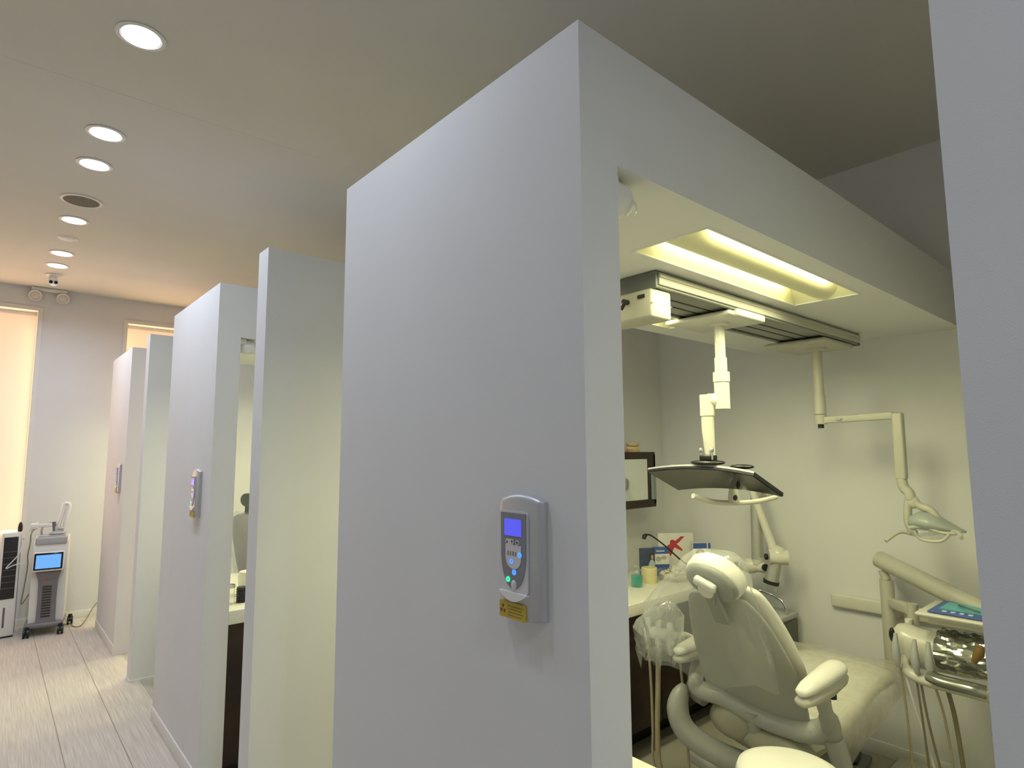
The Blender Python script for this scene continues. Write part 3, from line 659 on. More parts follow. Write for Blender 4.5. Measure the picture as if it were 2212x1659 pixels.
# mirror cabinet on the rear partition
t = thing('mirror_cabinet', 'dark wood framed mirror cabinet on the rear partition', 'cabinet', (3.0, 2.575, 1.405))
x0_, x1_, yf, z0_, z1_ = -.45, .288, -.195, -.172, .178
m = MB()
m.box(x0_, x1_, yf, 0, z1_-.045, z1_, bev=.003); m.box(x0_, x1_, yf, 0, z0_, z0_+.048, bev=.003)
m.box(x0_, x0_+.05, yf, 0, z0_+.048, z1_-.045); m.box(x1_-.055, x1_-.004, yf, yf+.03, z0_+.048, z1_-.045); m.box(x1_-.018, x1_, yf, 0, z0_+.02, z1_-.02); m.box(x0_+.02, x1_-.02, -.02, -.001, z0_+.02, z1_-.02)
m.build('frame', WOOD, t)
m = MB(); m.box(x0_+.05, x1_-.05, yf+.012, yf+.018, z0_+.048, z1_-.045); m.build('mirror', MIRROR, t)
m = MB(); m.box(x1_-.050, x1_-.024, yf-.003, yf+.002, z0_+.048, z1_-.12); m.box(x1_-.020, x1_-.008, yf-.003, yf+.002, z0_+.048, z1_-.12)
m.build('glass_edge', mat('edge_glass', (.25, .31, .33), .15, noise=.05), t)
# teeth models on top
def jaw(x, col1, col2, label, name, s=1.0):
    t = thing(name, label, 'dental model', (x, 2.43, 1.583))
    m = MB(); m.lathe([(.040*s, 0), (.043*s, .008), (.041*s, .016), (.034*s, .020)], n=24, cap=True); m.build('base', col1, t)
    m = MB()
    for k in range(9):
        a = PI*(k/8)+PI; m.ell((.030*s*math.cos(a), .030*s*math.sin(a)+.012, .024), .007, .007, .010, n=8, k=6)
    m.build('lower_teeth', col2, t)
    if s == 1.0:
        m = MB(); m.lathe([(.034, .036), (.041, .040), (.043, .048), (.040, .056)], n=24, cap=True); m.build('upper_base', col1, t)
        m = MB()
        for k in range(9):
            a = PI*(k/8)+PI; m.ell((.028*math.cos(a), .028*math.sin(a)+.010, .034), .007, .007, .008, n=8, k=6)
        m.build('upper_teeth', col2, t)
    return t
jaw(3.125, TAN, YELLOWC, 'tan plaster jaw model on top of the mirror cabinet', 'jaw_model')
t = jaw(3.00, PINK, WHITE, 'pink denture model half cut off by the screen wall edge', 'denture_model', .9)
m = MB()
for dx in (-.02, .008): m.tube([(dx, 0, .02), (dx-.004, 0, .045), (dx, 0, .058)], .0025, 6)
m.build('metal_pins', DARKG, t)

# ---- things on the rear worktop
def up_card(name, x, y, w, h, th, rz, mt, label, cat, z=ZK):
    t = thing(name, label, cat, (x, y, z), rz)
    m = MB(); m.box(-w/2, w/2, -th/2, th/2, 0, h, bev=.0015); m.build('sleeve', mt, t); return t
def flat(t, nm, poly, mt, y, th=.001):
    m = MB(); m.prism(poly, lambda a, b, c: V((a, y-th*c, b))); return m.build(nm, mt, t)
def circ(cx, cy, rx, ry, n=20): return [(cx+rx*math.cos(2*PI*i/n), cy+ry*math.sin(2*PI*i/n)) for i in range(n)]
FR = R(-33)
t = thing('gift_box', 'flat white box with a red ribbon bow printed on it, leaning in the corner', 'box', (3.425, 2.345, ZK), FR)
m = MB(); m.box(-.12, .12, -.02, .02, 0, .245, bev=.003); m.build('box_body', PAPER, t)
flat(t, 'ribbon_print', [(a-.012, b+.046) for a, b in [(.005, .150), (.045, .178), (.070, .178), (.030, .140), (.015, .132), (.055, .095), (.050, .085), (.000, .110), (-.010, .095), (-.015, .075), (-.028, .055), (-.045, .085), (-.045, .110), (-.052, .120), (-.035, .130), (-.030, .128), (-.030, .150), (-.020, .158), (-.005, .158)]], RED, -.0205)
flat(t, 'text_lines', [(-.045, .035), (.07, .035), (.07, .038), (-.045, .038)], GREYP, -.0205); flat(t, 'text_lines', [(-.035, .020), (.075, .020), (.075, .024), (-.035, .024)], GREYP, -.0205)
t = up_card('brochure_stand', 3.505, 2.205, .115, .190, .035, R(-38), PAPER, 'small box with a smiling portrait and a blue top band, right of the ribbon box', 'box')
flat(t, 'blue_band', [(-.056, .155), (.056, .155), (.056, .189), (-.056, .189)], BLUE, -.0178)
flat(t, 'portrait_hair', circ(-.012, .126, .028, .030), HAIR, -.0178, .0008); flat(t, 'portrait_face', circ(-.012, .118, .017, .024), SKIN, -.0186, .0008)
flat(t, 'portrait_collar', [(-.04, .065), (.012, .065), (0, .092), (-.026, .092)], PAPER, -.0180); flat(t, 'white_stripe', [(.032, .0), (.040, .0), (.040, .189), (.032, .189)], PAPER, -.0182)
flat(t, 'dark_band', [(-.056, .045), (.030, .045), (.030, .062), (-.056, .062)], BLACK, -.0181)
t = up_card('product_box', 3.245, 2.33, .100, .175, .03, FR, BLUE, 'blue and white product box in front of the ribbon box', 'box')
flat(t, 'white_band', [(-.049, .072), (.049, .072), (.049, .135), (-.049, .135)], PAPER, -.0152); flat(t, 'grey_print', circ(-.02, .105, .018, .016), GREYP, -.0162, .0006); flat(t, 'grey_print', circ(.015, .112, .020, .012), GREYP, -.0162, .0006); flat(t, 'title_band', [(-.035, .150), (.02, .150), (.02, .156), (-.035, .156)], PAPER, -.0152)
DKB = mat('dark_blue_print', (.05, .07, .14), .4, noise=.1, nscale=20)
t = up_card('leaflet_box', 3.145, 2.36, .095, .175, .025, R(-28), DKB, 'dark blue leaflet holder printed with a person in a white coat, behind the cream tub', 'box')
flat(t, 'coat_print', [(.005, .02), (.045, .02), (.046, .085), (.035, .105), (.018, .105), (.004, .08)], mat('coat_pale_blue', (.45, .55, .62), .5, noise=.1, nscale=30), -.0127); flat(t, 'portrait_hair', circ(.022, .128, .013, .02), HAIR, -.0127); flat(t, 'portrait_face', circ(.028, .122, .008, .014), SKIN, -.0138)
m = MB(); m.lathe([(.0, .004), (.044, 0), (.046, .004), (.046, .085), (.043, .088), (.036, .088), (.034, .03), (0, .03)], n=32)
o = m.build('cream_tub', YELLOWC); o.location = (3.03, 2.26, ZK); tag(o, 'pale yellow round tub with a dark open top on the worktop', 'tub')
m = MB(); m.lathe([(0, 0), (.034, 0), (.036, .01), (.036, .075), (.030, .09), (.015, .105), (.014, .12), (0, .122)], n=24)
t = thing('squeeze_bottle', 'bottle of teal liquid at the screen wall edge beside the tub', 'bottle', (2.89, 2.245, ZK)); m.build('bottle', GLASS, t)
m = MB(); m.lathe([(0, .002), (.032, .002), (.033, .012), (.033, .062), (0, .062)], n=24); m.build('liquid', TEALL, t)
# glass dish of folded gauze
t = thing('gauze_bowl', 'clear bowl heaped with folded gauze packets in front of the boxes', 'bowl', (3.20, 2.20, ZK))
m = MB(); m.lathe([(0, .002), (.075, .002), (.095, .02), (.105, .05), (.108, .055)], n=32); m.build('bowl', GLASS, t)
m = MB()
for k in range(60):
    a = random.uniform(0, 2*PI); r_ = random.uniform(0, .08); z = random.uniform(.012, .035)+.04*(1-r_/.08)
    Mx = Matrix.Translation((r_*math.cos(a), r_*math.sin(a), z)) @ Matrix.Rotation(random.uniform(0, 6), 4, 'Z') @ Matrix.Rotation(random.uniform(-1, 1), 4, 'X') @ Matrix.Rotation(random.uniform(-1, 1), 4, 'Y')
    m.box(-.016, .016, -.014, .014, -.003, .003, bev=.002, mtx=Mx, seg=1)
o = m.build('gauze', mat('gauze_cream', (.70, .66, .50), .8, noise=.25, nscale=60), t); o['kind'] = 'stuff'
GP = [(3.123, 2.06, .933), (3.066, 2.08, .974), (3.013, 2.12, 1.035), (2.968, 2.15, 1.078), (2.93, 2.17, 1.106), (2.905, 2.18, 1.110)]
t = thing('gooseneck_lamp', 'thin black gooseneck rising from behind the headrest over the boxes', 'lamp', (3.26, 2.06, ZK))
def G(x, y, z): return V((x-3.26, y-2.06, z-ZK))
m = MB(); m.lathe([(.035, 0), (.035, .010), (.01, .018)], n=20, cap=True); m.build('foot', BLACK, t)
m = MB(); m.tube(spline([G(3.26, 2.06, ZK+.012), G(3.22, 2.06, .87)] + [G(*p) for p in GP]), .0048, 8); m.build('stem', BLACK, t)
m = MB(); m.tube([G(*GP[-1]), G(GP[-1][0]-.012, GP[-1][1]+.004, GP[-1][2]-.006), G(GP[-1][0]-.018, GP[-1][1]+.006, GP[-1][2]-.024)], [.008, .013, .010], 12); m.build('lamp_tip', BLACK, t)

# ---- steel trolley against the back wall
t = thing('waste_bin', 'grey green metal box with a chrome loop handle against the back wall', 'bin', (3.50, 1.735, 0))
m = MB(); m.box(-.10, .10, -.085, .12, .02, .63, bev=.008); m.build('body', mat('olive_metal', (.08, .085, .06), .4, noise=.08, nscale=8), t)
m = MB(); m.box(-.105, .105, -.09, .125, .63, .665, bev=.010); m.build('lid', GREYP, t)
m = MB(); m.tube(spline([(-.02, -.075, .66), (-.02, -.072, .71), (-.02, -.04, .745), (-.02, .04, .77), (-.02, .09, .76), (-.02, .10, .66)], 5), .009, 10); m.build('loop_handle', CHROME, t)
for x in (-.08, .08):
    for y in (-.06, .10):
        m = MB(); m.cyl((x, y, 0), (x, y, .022), .014, n=12); m.build('foot', BLACK, t)
m = MB(); m.box(XB-.035, XB-.001, .62, 1.468, .724, .795, bev=.010); tag(m.build('wall_rail', CREAM), 'cream horizontal rail fixed low on the back wall', 'wall rail')

# ================================================================ DENTAL CHAIR
ch = thing('dental_chair', 'white reclined dental chair seen from behind, wrapped in clear plastic', 'dental chair', (2.40, 1.275, 0))
def prof_at(t):   # backrest centre line, t 0 bottom .. 1 top, in chair coords (x forward)
    return V((-.005 - .27*t + .02*math.sin(PI*t), 0, .56 + .50*t))
def backring(t, hw, d0, d1, n=28, e=2.6, round_=1.0):
    c = prof_at(t); tan = (prof_at(min(t+.02, 1.02))-prof_at(t-.02)).normalized(); nrm = V((tan.z, 0, -tan.x))  # toward the sitter
    mid, hd = (d0+d1)/2, (d1-d0)/2; out = []
    for j in range(n):
        a = 2*PI*j/n; ca, sa = math.cos(a), math.sin(a)
        x = hw*math.copysign(abs(ca)**(2/e), ca); y = hd*math.copysign(abs(sa)**(2/e), sa)
        out.append(c + V((0, 1, 0))*x + nrm*(mid + y))
    return out
WT = [(-.10, .13), (-.06, .175), (.0, .205), (.10, .215), (.3, .217), (.5, .208), (.7, .185), (.85, .158), (.95, .135), (.99, .110), (1.01, .07)]
m = MB(); m.loft([backring(t_, w_, -.022, .016 if t_ < .95 else .008) for t_, w_ in WT]); m.build('back_shell', SHELL, ch, smooth=60, sub=1)
WC = [(.03, .14), (.06, .185), (.14, .208), (.3, .218), (.5, .213), (.7, .192), (.86, .166), (.96, .143), (1.0, .12), (1.025, .07)]
m = MB(); m.loft([backring(t_, w_, .014, .095 if .03 < t_ < 1.0 else .06, e=2.2) for t_, w_ in WC]); m.build('back_cushion', UPH, ch, smooth=60, sub=1)
# headrest: oval pad on two-piece bracket, tilted with the back
hc = V((-.332, -.018, 1.112)); hn = V((.86, 0, .5)).normalized(); ht = V((-.5, 0, .86)).normalized(); hs = V((0, 1, 0))
hrot = R(22); hs2 = hs*math.cos(hrot) + ht*math.sin(hrot); ht2 = ht*math.cos(hrot) - hs*math.sin(hrot)
def hring(d, s, n=32): return [hc + hn*d + (hs2*math.cos(2*PI*j/n)*.104 + ht2*math.sin(2*PI*j/n)*.074)*s for j in range(n)]
m = MB(); m.loft([hring(-.028, .25), hring(-.028, .80), hring(-.022, .93), hring(-.010, .98), hring(0, .98)]); hs_ = m.build('headrest_shell', SHELLD, ch, smooth=50)
m = MB(); m.loft([hring(-.006, .98), hring(.0, 1.03), hring(.020, 1.07), hring(.050, 1.06), hring(.068, .93), hring(.074, .5), hring(.072, .1)]); m.build('headrest_pad', UPH, ch, smooth=60)
m = MB(); barbox(m, hc-hn*.052+hs2*.05+ht2*.03, hc-hn*.052-hs2*.035+ht2*.022, .036, .030, .012, tuple(hn)); m.cyl(hc-hn*.03, hc-hn*.06, .03); m.build('tilt_lever', WHITE, hs_)
m = MB(); barbox(m, hc-hn*.035-ht2*.0, hc-hn*.028-ht*.17, .06, .018, .006, tuple(hn)); barbox(m, hc-hn*.045-hs2*.02+ht2*.0, hc-hn*.045-hs2*.02-ht2*.065, .022, .018, .006, tuple(hn)); m.build('headrest_bracket', SHELLD, ch)
# seat and leg rest
SP = [(-.02, .18, .53, .10), (.05, .215, .545, .12), (.2, .225, .54, .12), (.4, .23, .56, .12), (.52, .235, .60, .11), (.65, .24, .605, .10), (.80, .235, .59, .095), (.88, .225, .575, .09), (.925, .18, .56, .07)]
rings = []
for x, hw, z, th in SP:
    ring = []
    for j in range(28):
        a = 2*PI*j/28; ca, sa = math.cos(a), math.sin(a); ring.append(V((x, hw*math.copysign(abs(ca)**.75, ca), z - th/2 + th/2*math.copysign(abs(sa)**.75, sa))))
    rings.append(ring)
m = MB(); m.loft(rings); m.build('seat_cushion', UPH, ch, smooth=60, sub=1)
m = MB(); m.loft([[V((x, y*w_, z)) for y, z in ((-1, z1_b), (1, z1_b), (.8, z0_b), (-.8, z0_b))] for x, w_, z1_b, z0_b in ((-.06, .12, .50, .44), (.0, .20, .47, .38), (.15, .22, .455, .35), (.45, .21, .47, .37), (.62, .15, .50, .42))]); m.build('seat_pan', PINKPL, ch, smooth=30, sub=2)
m = MB(); m.ell((-.03, .10, .50), .05, .10, .07); m.ell((-.02, -.08, .46), .06, .15, .055); m.build('hip_covers', PINKPL, ch, smooth=60)
BP0, BP1 = (.33, .50, .125), (.18, -.05, .125)
# arms: right pad beside the backrest, left pad pushed a little forward
for s_ in (-1, 1):
    y = s_*.30; fx = -.115 if s_ < 0 else .05; zo = 0 if s_ < 0 else -.045
    m = MB(); rings = []
    for dx, w_, h_, dz in [(-.165, .010, .008, -.012), (-.155, .024, .015, -.008), (-.11, .032, .022, -.004), (-.02, .038, .026, .0), (.08, .042, .028, .006), (.13, .040, .026, .008), (.152, .028, .020, .008), (.160, .01, .01, .008)]:
        rings.append([V((fx+dx, y + w_*math.cos(2*PI*j/20), .790 + zo + dz + h_*math.sin(2*PI*j/20))) for j in range(20)])
    m.loft(rings); ap = m.build('armrest_pad', UPH, ch, smooth=60)
    m = MB(); rings = []
    for dx, w_, h_, dz in [(-.168, .010, .006, -.012), (-.158, .028, .016, -.008), (-.10, .036, .026, -.006), (.02, .040, .034, -.004), (.12, .042, .030, .006), (.150, .034, .022, .008), (.165, .012, .006, .008)]:
        rings.append([V((fx+dx, y + w_*math.cos(2*PI*j/20), .758 + zo + dz + h_*math.sin(2*PI*j/20))) for j in range(20)])
    m.loft(rings); m.build('armrest_shell', BEIGE, ap, smooth=60)
    m = MB(); m.tube(spline([(fx, y, .75), (fx+.01, y, .69), (fx*.5+.0, y*.99, .62), (-.02, y*.92, .57), (-.03, y*.72, .555)], 5), [.026]*8+[.034]*6+[.040]*7, 14, flat=.85); m.build('armrest_post', SHELL, ch, smooth=60)
m = MB(); m.cyl((-.03, -.30, .725), (-.03, -.30, .70), .013); m.build('lock_knob', BLACK, ch)
# lower frame hugging the bottom of the back shell, with a centre stem
m = MB(); m.tube(spline([(-.085, .235, .66), (-.075, .225, .60), (-.045, .13, .585), (-.035, .0, .555), (-.030, -.12, .545), (-.025, -.22, .560), (-.02, -.285, .60)], 5), [.008, .018, .024, .027, .028, .028]+[.029]*8+[.030]*8+[.033]*7+[.024, .010], 16, flat=1.35, ref=(0, 0, 1)); m.tube([(-.045, .0, .57), (-.035, .0, .50), (.0, .0, .44)], [.032, .028, .03], 14); m.build('lower_frame', SHELL, ch, smooth=60)
# lift link curving round the left, and the base
m = MB(); m.tube(spline([(-.075, .295, .60), (-.12, .30, .51), (-.12, .26, .43), (-.08, .15, .375), (.0, .0, .335), (.08, -.12, .32)], 5), [.010, .024, .032, .036, .039]+[.041]*21, 16, flat=1.25, ref=(0, 0, 1)); m.build('swing_link', SHELL, ch, smooth=60)
m = MB(); m.tube(spline([(-.02, -.285, .56), (.01, -.30, .46), (.0, -.29, .36), (-.03, -.27, .28)], 5), [.036]*16, 14); m.build('side_support', SHELL, ch, smooth=60)
m = MB(); m.box(.0, .36, -.13, .11, .08, .36, bev=.03); m.build('lift_column', DARKG, ch)
m = MB(); barbox(m, BP0, BP1, .15, .05, .015); m.box(-.1, .8, -.22, .22, .0, .07, bev=.03); m.build('base', CREAM, ch)
# plastic covers
def wr(a, z, k=1.0): return k*(.5*math.sin(9*a+7*z*3)+.3*math.sin(17*a-11*z*2+1)+.25*math.sin(27*a+5))
rings = []
for z, cx, cy, rx, ry in ((1.225, -.32, -.02, .02, .03), (1.218, -.32, -.02, .06, .08), (1.19, -.315, -.01, .095, .115), (1.13, -.30, .01, .115, .145), (1.06, -.275, .05, .12, .19), (.97, -.25, .09, .13, .245), (.90, -.22, .11, .13, .27), (.84, -.20, .105, .14, .27), (.78, -.19, .10, .145, .265), (.735, -.18, .095, .15, .26)):
    rings.append([V((cx + (rx+.010*wr(2*PI*j/72, z, min(1, (1.27-z)*4)))*math.cos(2*PI*j/72), cy + (ry+.014*wr(2*PI*j/72, z, min(1, (1.27-z)*4)))*math.sin(2*PI*j/72), z + (.02*math.sin(5*2*PI*j/72) if z < .8 else 0))) for j in range(72)])
m = MB(); m.loft(rings, cap=False); m.build('headrest_cover', FILM, ch, smooth=80)
rings = []
for x, hw, z, drop in ((.10, .232, .56, .20), (.25, .238, .56, .15), (.4, .242, .575, .12), (.52, .247, .612, .115), (.65, .25, .617, .095), (.80, .248, .602, .08), (.90, .238, .585, .07), (.94, .22, .565, .06)):
    row = []
    for j in range(41):
        u = -1 + 2*j/40
        if abs(u) < .62: y = u/.62*hw; zz = z + .008*math.sin(9*x*3+u*8)
        else:
            q = (abs(u)-.62)/.38; y = math.copysign(hw + .015*math.sin(q*3)+.02*q*math.sin(x*40), u); zz = z - drop*q*(1.5 if u < 0 else .8)
        row.append(V((x + .01*math.sin(u*14+x*9), y, zz+.004)))
    rings.append(row)
m = MB(); m.loft(rings, cap=False, closed=False); m.build('seat_cover', FILM2, ch, smooth=80)

# assistant arm with suction tips, left of the chair

m = MB(); m.tube(spline([(.22, -.22, .45), (.26, -.05, .60), (.18, .03, .68), (.06, .02, .71), (-.02, .03, .73)]), .02, 12); t = m.build('suction_arm', CREAM, ch); t.location = (-.02, .39, .035); t['label'] = 'suction holder in crumpled clear film left of the backrest'
m = MB(); m.ell((-.03, .04, .735), .04, .085, .028); m.build('holder', CREAM, t)
for k, dy in enumerate((-.03, .03, .09)):
    m = MB(); m.tube([(-.05, dy, .70), (-.055, dy, .76), (-.05, dy, .80)], [.018, .016, .012], 12); m.cyl((-.052, dy, .70), (-.05, dy, .665), .013, .010); m.build('suction_handpiece', WHITE, t)
for k, (dy, r_, mt) in enumerate(((.045, .012, HOSE), (.09, .006, HOSE))):
    m = MB(); m.tube(spline([(-.05, dy-.01*(1-k), .68), (-.055, dy*.8+.005, .50), (-.06, dy*.55+.022, .33), (-.058, dy*.5+.018+.008*k, .18), (-.03, dy*.4-.03, .05), (.05, dy-.10, .0), (.2, dy*.5-.05, .02), (.38, dy*.3, .06)]), r_, 10); m.build('hose', mt, t)
rings = []; rs = random.Random(11)
for z, rx, ry, cy in ((.885, .012, .02, -.02), (.86, .05, .06, .0), (.82, .07, .09, .02), (.78, .085, .115, .035), (.74, .09, .125, .045), (.70, .085, .12, .05), (.665, .075, .10, .055), (.63, .06, .075, .06)):
    rings.append([V((-.03+rx*math.cos(2*PI*j/20)+rs.uniform(-.014, .014), cy+ry*math.sin(2*PI*j/20)+rs.uniform(-.014, .014), z+rs.uniform(-.012, .012)-(.05 if z < .64 and j % 5 == 2 else 0))) for j in range(20)])
m = MB(); m.loft(rings, cap=False); m.build('film_cover', FILMS, t, smooth=12)
m = MB(); m.tube(spline([(-.03, -.06, .66), (-.06, -.10, .45), (-.075, -.12, .2), (-.07, -.12, -.02), (.0, -.10, -.025), (.2, .0, -.02)]), .0055, 8); m.build('thin_hose', HOSE, t)

# ================================================================ DELIVERY UNIT
du = thing('delivery_unit', 'wall side delivery unit with a foil wrapped instrument head and hanging handpieces', 'dental delivery unit', (3.40, 1.11, 0))
def D(x, y, z): return V((x-3.40, y-1.11, z))
m = MB(); m.cyl(D(3.50, 1.142, .50), D(3.50, 1.142, .935), .032, n=24); m.cyl(D(3.50, 1.142, .935), D(3.50, 1.155, .98), .022, n=16); m.build('post', BEIGE, du)
m = MB(); m.box(.10, .214, .0, .065, .735, .785, bev=.008); m.build('wall_bracket', BEIGE, du)
m = MB(); m.box(-.06, .14, -.12, .04, .0, .075, bev=.012); m.build('floor_junction_box', BEIGE, du)
m = MB(); m.tube([D(3.50, 1.185, 1.036), D(3.50, 1.17, 1.032), D(3.42, 1.00, .985), D(3.25, .66, .895), D(3.22, .58, .875)], [.032, .042, .042, .038, .034], 20); m.build('upper_arm', BEIGE, du)
m = barbox(MB(), D(3.50, 1.13, .825), D(3.37, 1.002, .835), .045, .05, .01); m.cyl(D(3.365, .995, .865), D(3.365, .995, .775), .024, n=18); m.build('bracket', BEIGE, du)
m = MB(); m.cyl(D(3.33, 1.005, .80), D(3.33, 1.005, .76), .016, n=14); m.build('clip', WHITE, du)
m = MB(); m.box(-.15, .13, -.17, .12, -.02, .0, bev=.012, mtx=Matrix.Translation(D(3.17, .755, .905))); m.box(-.16, .14, -.18, .13, -.008, .006, bev=.006, mtx=Matrix.Translation(D(3.17, .755, .905)))
m.box(-.10, .10, -.15, .10, -.05, -.02, bev=.012, mtx=Matrix.Translation(D(3.17, .755, .905))); m.build('tray', CREAM, du)
# holder body: curved tub
m = MB(); rings = []
for y, z, rz_, rx in ((1.035, .765, .03, .05), (1.02, .75, .065, .075), (.99, .735, .085, .085), (.93, .725, .080, .090), (.86, .725, .075, .095), (.78, .735, .085, .10), (.70, .745, .085, .10), (.66, .745, .05, .07)):
    rings.append([D(3.15 + .9*rx*math.copysign(abs(math.cos(2*PI*j/24))**.8, math.cos(2*PI*j/24)), y, z + rz_*math.copysign(abs(math.sin(2*PI*j/24))**.8, math.sin(2*PI*j/24))) for j in range(24)])
m.loft([[p + V((0, -.028, 0)) for p in r_] for r_ in rings]); hb_ = m.build('instrument_head', CREAM, du, smooth=60)
m = MB(); m.tube(spline([D(3.10, .97, .70), D(3.05, .945, .655), D(3.03, .89, .635), D(3.03, .82, .63), D(3.04, .70, .625), D(3.05, .65, .62)]), .022, 14); m.build('holder_bar', CREAM, du, smooth=60)
FOIL = mat('shiny_foil', (.34, .35, .31), .2, .75, noise=.05, nscale=20)
m = MB(); rings = []
for i in range(17):
    y = .83 - .18*i/16; rings.append([D(3.13 + (.112+.005*wr(2*PI*j/60, y*2))*math.cos(2*PI*j/60), y, .75 + (.078+.005*wr(2*PI*j/60, y*3+1)+.004*math.sin(y*170+j))*math.sin(2*PI*j/60)) for j in range(60)])
m.loft(rings, cap=False); m.build('foil_wrap', FOIL, hb_, smooth=15)
m = MB(); m.tube(spline([D(3.00, .84, .665), D(2.985, .80, .66), D(2.98, .70, .66), D(2.99, .655, .655)]), .034, 14, flat=.7); m.build('grip_handle', FOIL, du, smooth=60)
for k, (y, z) in enumerate(((.965, .745), (.895, .735), (.845, .735))):
    m = MB(); m.tube([D(3.02, y, z+.06), D(3.01, y, z+.02), D(3.0, y-.003, z-.03), D(3.01, y-.005, z-.075)], [.007, .012, .018, .008], 14)
    m.build('handpiece', [GREYP, GREYP, GREYP][k], du, smooth=60)
m = MB(); m.ell(D(3.04, .985, .79), .012, .012, .03); m.build('syringe_tip', BLACK, du)
m = MB(); m.tube([D(2.98, .655, .83), D(2.975, .664, .80), D(2.97, .682, .765)], [.012, .019, .010], 16); m.build('amber_handpiece', AMBER, du, smooth=60)
for pts, r_, mt in (([(3.03, .945, .68), (3.05, .93, .55), (3.08, .90, .38), (3.10, .87, .22), (3.12, .83, .1), (3.2, .85, .02), (3.33, 1.0, .04)], .006, WHITE),
                    ([(3.03, .96, .66), (3.06, .955, .45), (3.08, .955, .2), (3.12, .97, .03), (3.3, 1.05, .04)], .005, HOSE),
                    ([(3.02, .885, .65), (3.05, .88, .5), (3.07, .865, .36), (3.09, .84, .2), (3.12, .80, .06), (3.3, .95, .03)], .005, HOSED),
                    ([(3.02, .90, .65), (3.05, .895, .45), (3.07, .89, .25), (3.1, .89, .04), (3.3, 1.0, .03)], .0045, HOSED),
                    ([(3.02, .84, .65), (3.06, .82, .5), (3.09, .81, .3), (3.1, .81, .1), (3.2, .88, .02)], .005, HOSE),
                    ([(3.04, .80, .64), (3.07, .785, .5), (3.09, .775, .3), (3.1, .77, .12), (3.2, .85, .02), (3.33, .98, .04)], .009, HOSED)):
    m = MB(); m.tube(spline([D(*p) for p in pts]), r_, 8); m.build('hose', mt, du)
t = thing('sterile_pouch', 'blue bordered teal pouch lying on the delivery tray', 'pouch', (3.165, .745, .9135))
m = MB(); m.box(-.13, .12, -.14, .10, 0, .006, bev=.002); m.build('blue_border', BLUE, t)
m = MB(); m.box(-.06, .09, -.09, .075, .0062, .0085); m.build('teal_window', TEAL, t)
m = MB(); m.tube(spline([(-.03, -.06, .012), (.0, .0, .018), (.05, .03, .012)]), [.004]*13, 8, flat=.8); m.build('instrument', DARKG, t)
m = MB()
for k in range(4): m.box(-.105+.0, -.08, -.05+k*.03, -.035+k*.03, .0062, .007)
m.build('print_marks', PAPER, t)

# ================================================================ STOOL, PEDAL
t = thing('operator_stool', 'round cream operator stool in the foreground at the bottom of the room view', 'stool', (1.925, .935, 0))
m = MB(); m.lathe([(0, .57), (.13, .57), (.146, .580), (.156, .600), (.148, .620), (.12, .630), (0, .632)], n=48); m.build('seat', UPH, t, smooth=60)
m = MB(); m.cyl((0, 0, .10), (0, 0, .575), .025); m.cyl((0, 0, .25), (0, 0, .45), .034); m.build('gas_lift', CHROME, t)
for k in range(5):
    a = 2*PI*k/5; m = MB(); m.tube([(0.02*math.cos(a), .02*math.sin(a), .11), (.20*math.cos(a), .20*math.sin(a), .075)], [.022, .014], 10); lg = m.build('base_leg', CHROME, t)
    m = MB(); m.cyl((.20*math.cos(a)-.015*math.sin(a), .20*math.sin(a)+.015*math.cos(a), .028), (.20*math.cos(a)+.015*math.sin(a), .20*math.sin(a)-.015*math.cos(a), .028), .028); m.cyl((.20*math.cos(a), .20*math.sin(a), .03), (.20*math.cos(a), .20*math.sin(a), .08), .008); m.build('caster', BLACK, lg)
t = thing('foot_pedal', 'dark foot control pedal on the floor under the foot of the chair', 'foot pedal', (3.42, 1.42, 0), R(10))
m = MB(); m.box(-.10, .10, -.16, .16, 0, .03, bev=.012); m.build('base', DARKG, t)
m = MB(); m.box(-.07, .07, -.12, .12, .03, .05, bev=.01); m.build('tread', BLACK, t)

# ================================================================ MIDDLE ROOM CONTENTS
t = thing('dental_chair', 'upright grey dental chair glimpsed through the slit of the middle room', 'dental chair', (1.40, 4.42, 0), R(15))
HGR = mat('olive_grey_vinyl', (.13, .14, .11), .5, noise=.05)
m = MB(); m.loft([[V((.0+d, w_*math.cos(2*PI*j/24), z + h_*math.sin(2*PI*j/24))) for j in range(24)] for d, w_, h_, z in ((-.03, .05, .03, 1.265), (-.028, .07, .045, 1.265), (.02, .075, .05, 1.265), (.05, .06, .04, 1.265))]); m.build('headrest', HGR, t, smooth=60)
m = MB(); m.box(-.02, .0, -.04, .03, 1.13, 1.24, bev=.006); m.build('headrest_post', HGR, t)
m = MB(); m.loft([[V((x+.03*math.cos(2*PI*j/24), w_*math.copysign(abs(math.sin(2*PI*j/24))**.5, math.sin(2*PI*j/24)), z)) for j in range(24)] for x, w_, z in ((.14, .20, .52), (.10, .22, .66), (.05, .22, .85), (.0, .20, 1.05), (-.01, .17, 1.14), (-.01, .10, 1.165))]); m.build('back_shell', SHELL, t, smooth=60)
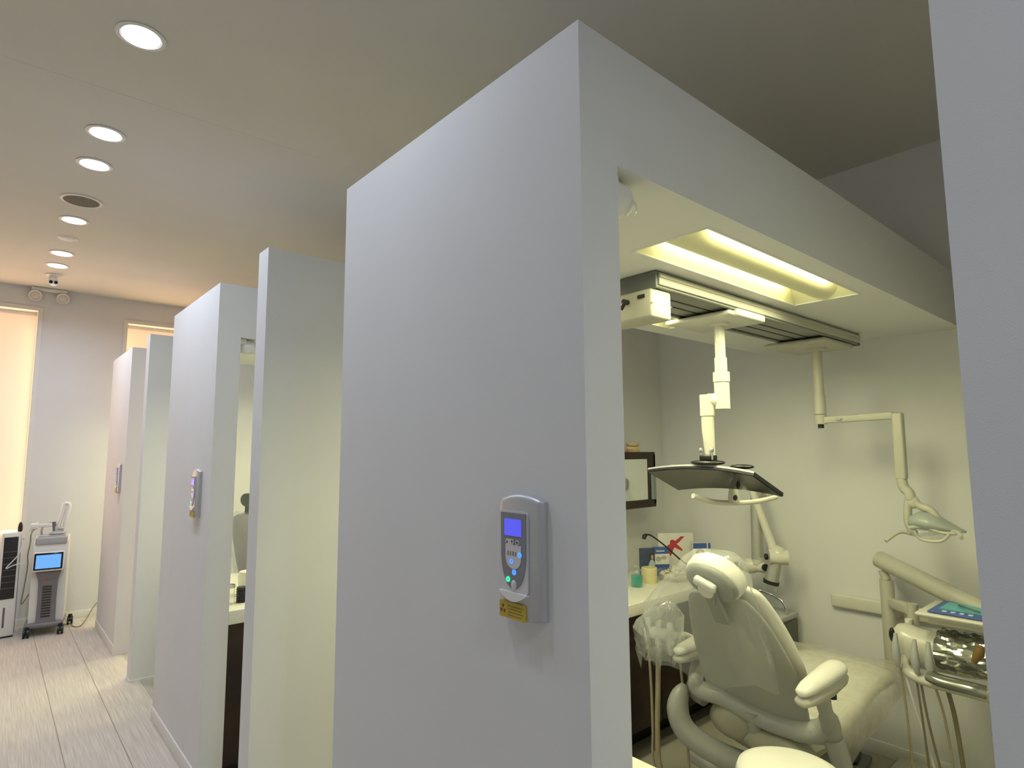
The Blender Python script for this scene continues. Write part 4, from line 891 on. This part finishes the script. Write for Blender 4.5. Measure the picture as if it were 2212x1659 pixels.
m = MB(); m.loft([[V((x+.05+.035*math.cos(2*PI*j/24), w_*math.copysign(abs(math.sin(2*PI*j/24))**.5, math.sin(2*PI*j/24)), z)) for j in range(24)] for x, w_, z in ((.14, .20, .55), (.10, .225, .66), (.05, .225, .85), (.0, .20, 1.05), (-.01, .175, 1.15), (-.01, .10, 1.178))]); m.build('back_cushion', UPH, t, smooth=60)
m = MB(); m.box(.15, .85, -.24, .24, .46, .56, bev=.04); m.build('seat_cushion', UPH, t)
m = MB(); m.box(.25, .60, -.14, .14, .06, .46, bev=.02); m.build('lift_column', DARKG, t)
m = MB(); m.box(.05, .9, -.22, .22, 0, .06, bev=.02); m.build('base', CREAM, t)
m = MB(); m.loft([[V((x+.055*math.cos(2*PI*j/40), (w_+.006*math.sin(j*1.7))*math.copysign(abs(math.sin(2*PI*j/40))**.5, math.sin(2*PI*j/40)), z)) for j in range(40)] for x, w_, z in ((.09, .25, .68), (.05, .245, .85), (.0, .22, 1.05), (-.01, .19, 1.15), (-.01, .10, 1.185))], cap=False); m.build('plastic_cover', FILM, t, smooth=60)
z2 = .802
t = thing('glass_jar', 'clear glass jar on the worktop edge in the middle room slit', 'jar', (1.005, 3.45, z2))
m = MB(); m.lathe([(0, .002), (.028, .002), (.030, .01), (.030, .08), (.027, .085)], n=24); m.build('jar', GLASS, t)
m = MB(); m.lathe([(.031, .085), (.031, .10), (.0, .104)], n=24); m.build('lid', CHROME, t)
m = MB()
prf = []
for k in range(6): prf += [(.030, .012*k+.006), (.026, .012*k+.012)]
m.lathe([(0, .0), (.028, 0)]+prf+[(.028, .078), (0, .078)], n=24); o = m.build('ribbed_cup', BLACK); o.location = (1.075, 3.46, z2); tag(o, 'black ribbed cup beside the glass jar in the middle room', 'cup')
m = MB(); m.lathe([(0, 0), (.05, 0), (.055, .10), (.05, .125), (0, .135)], n=24); o = m.build('paper_roll', PAPER); o.location = (1.16, 3.63, z2); tag(o, 'white rounded container behind the black ribbed cup', 'container')
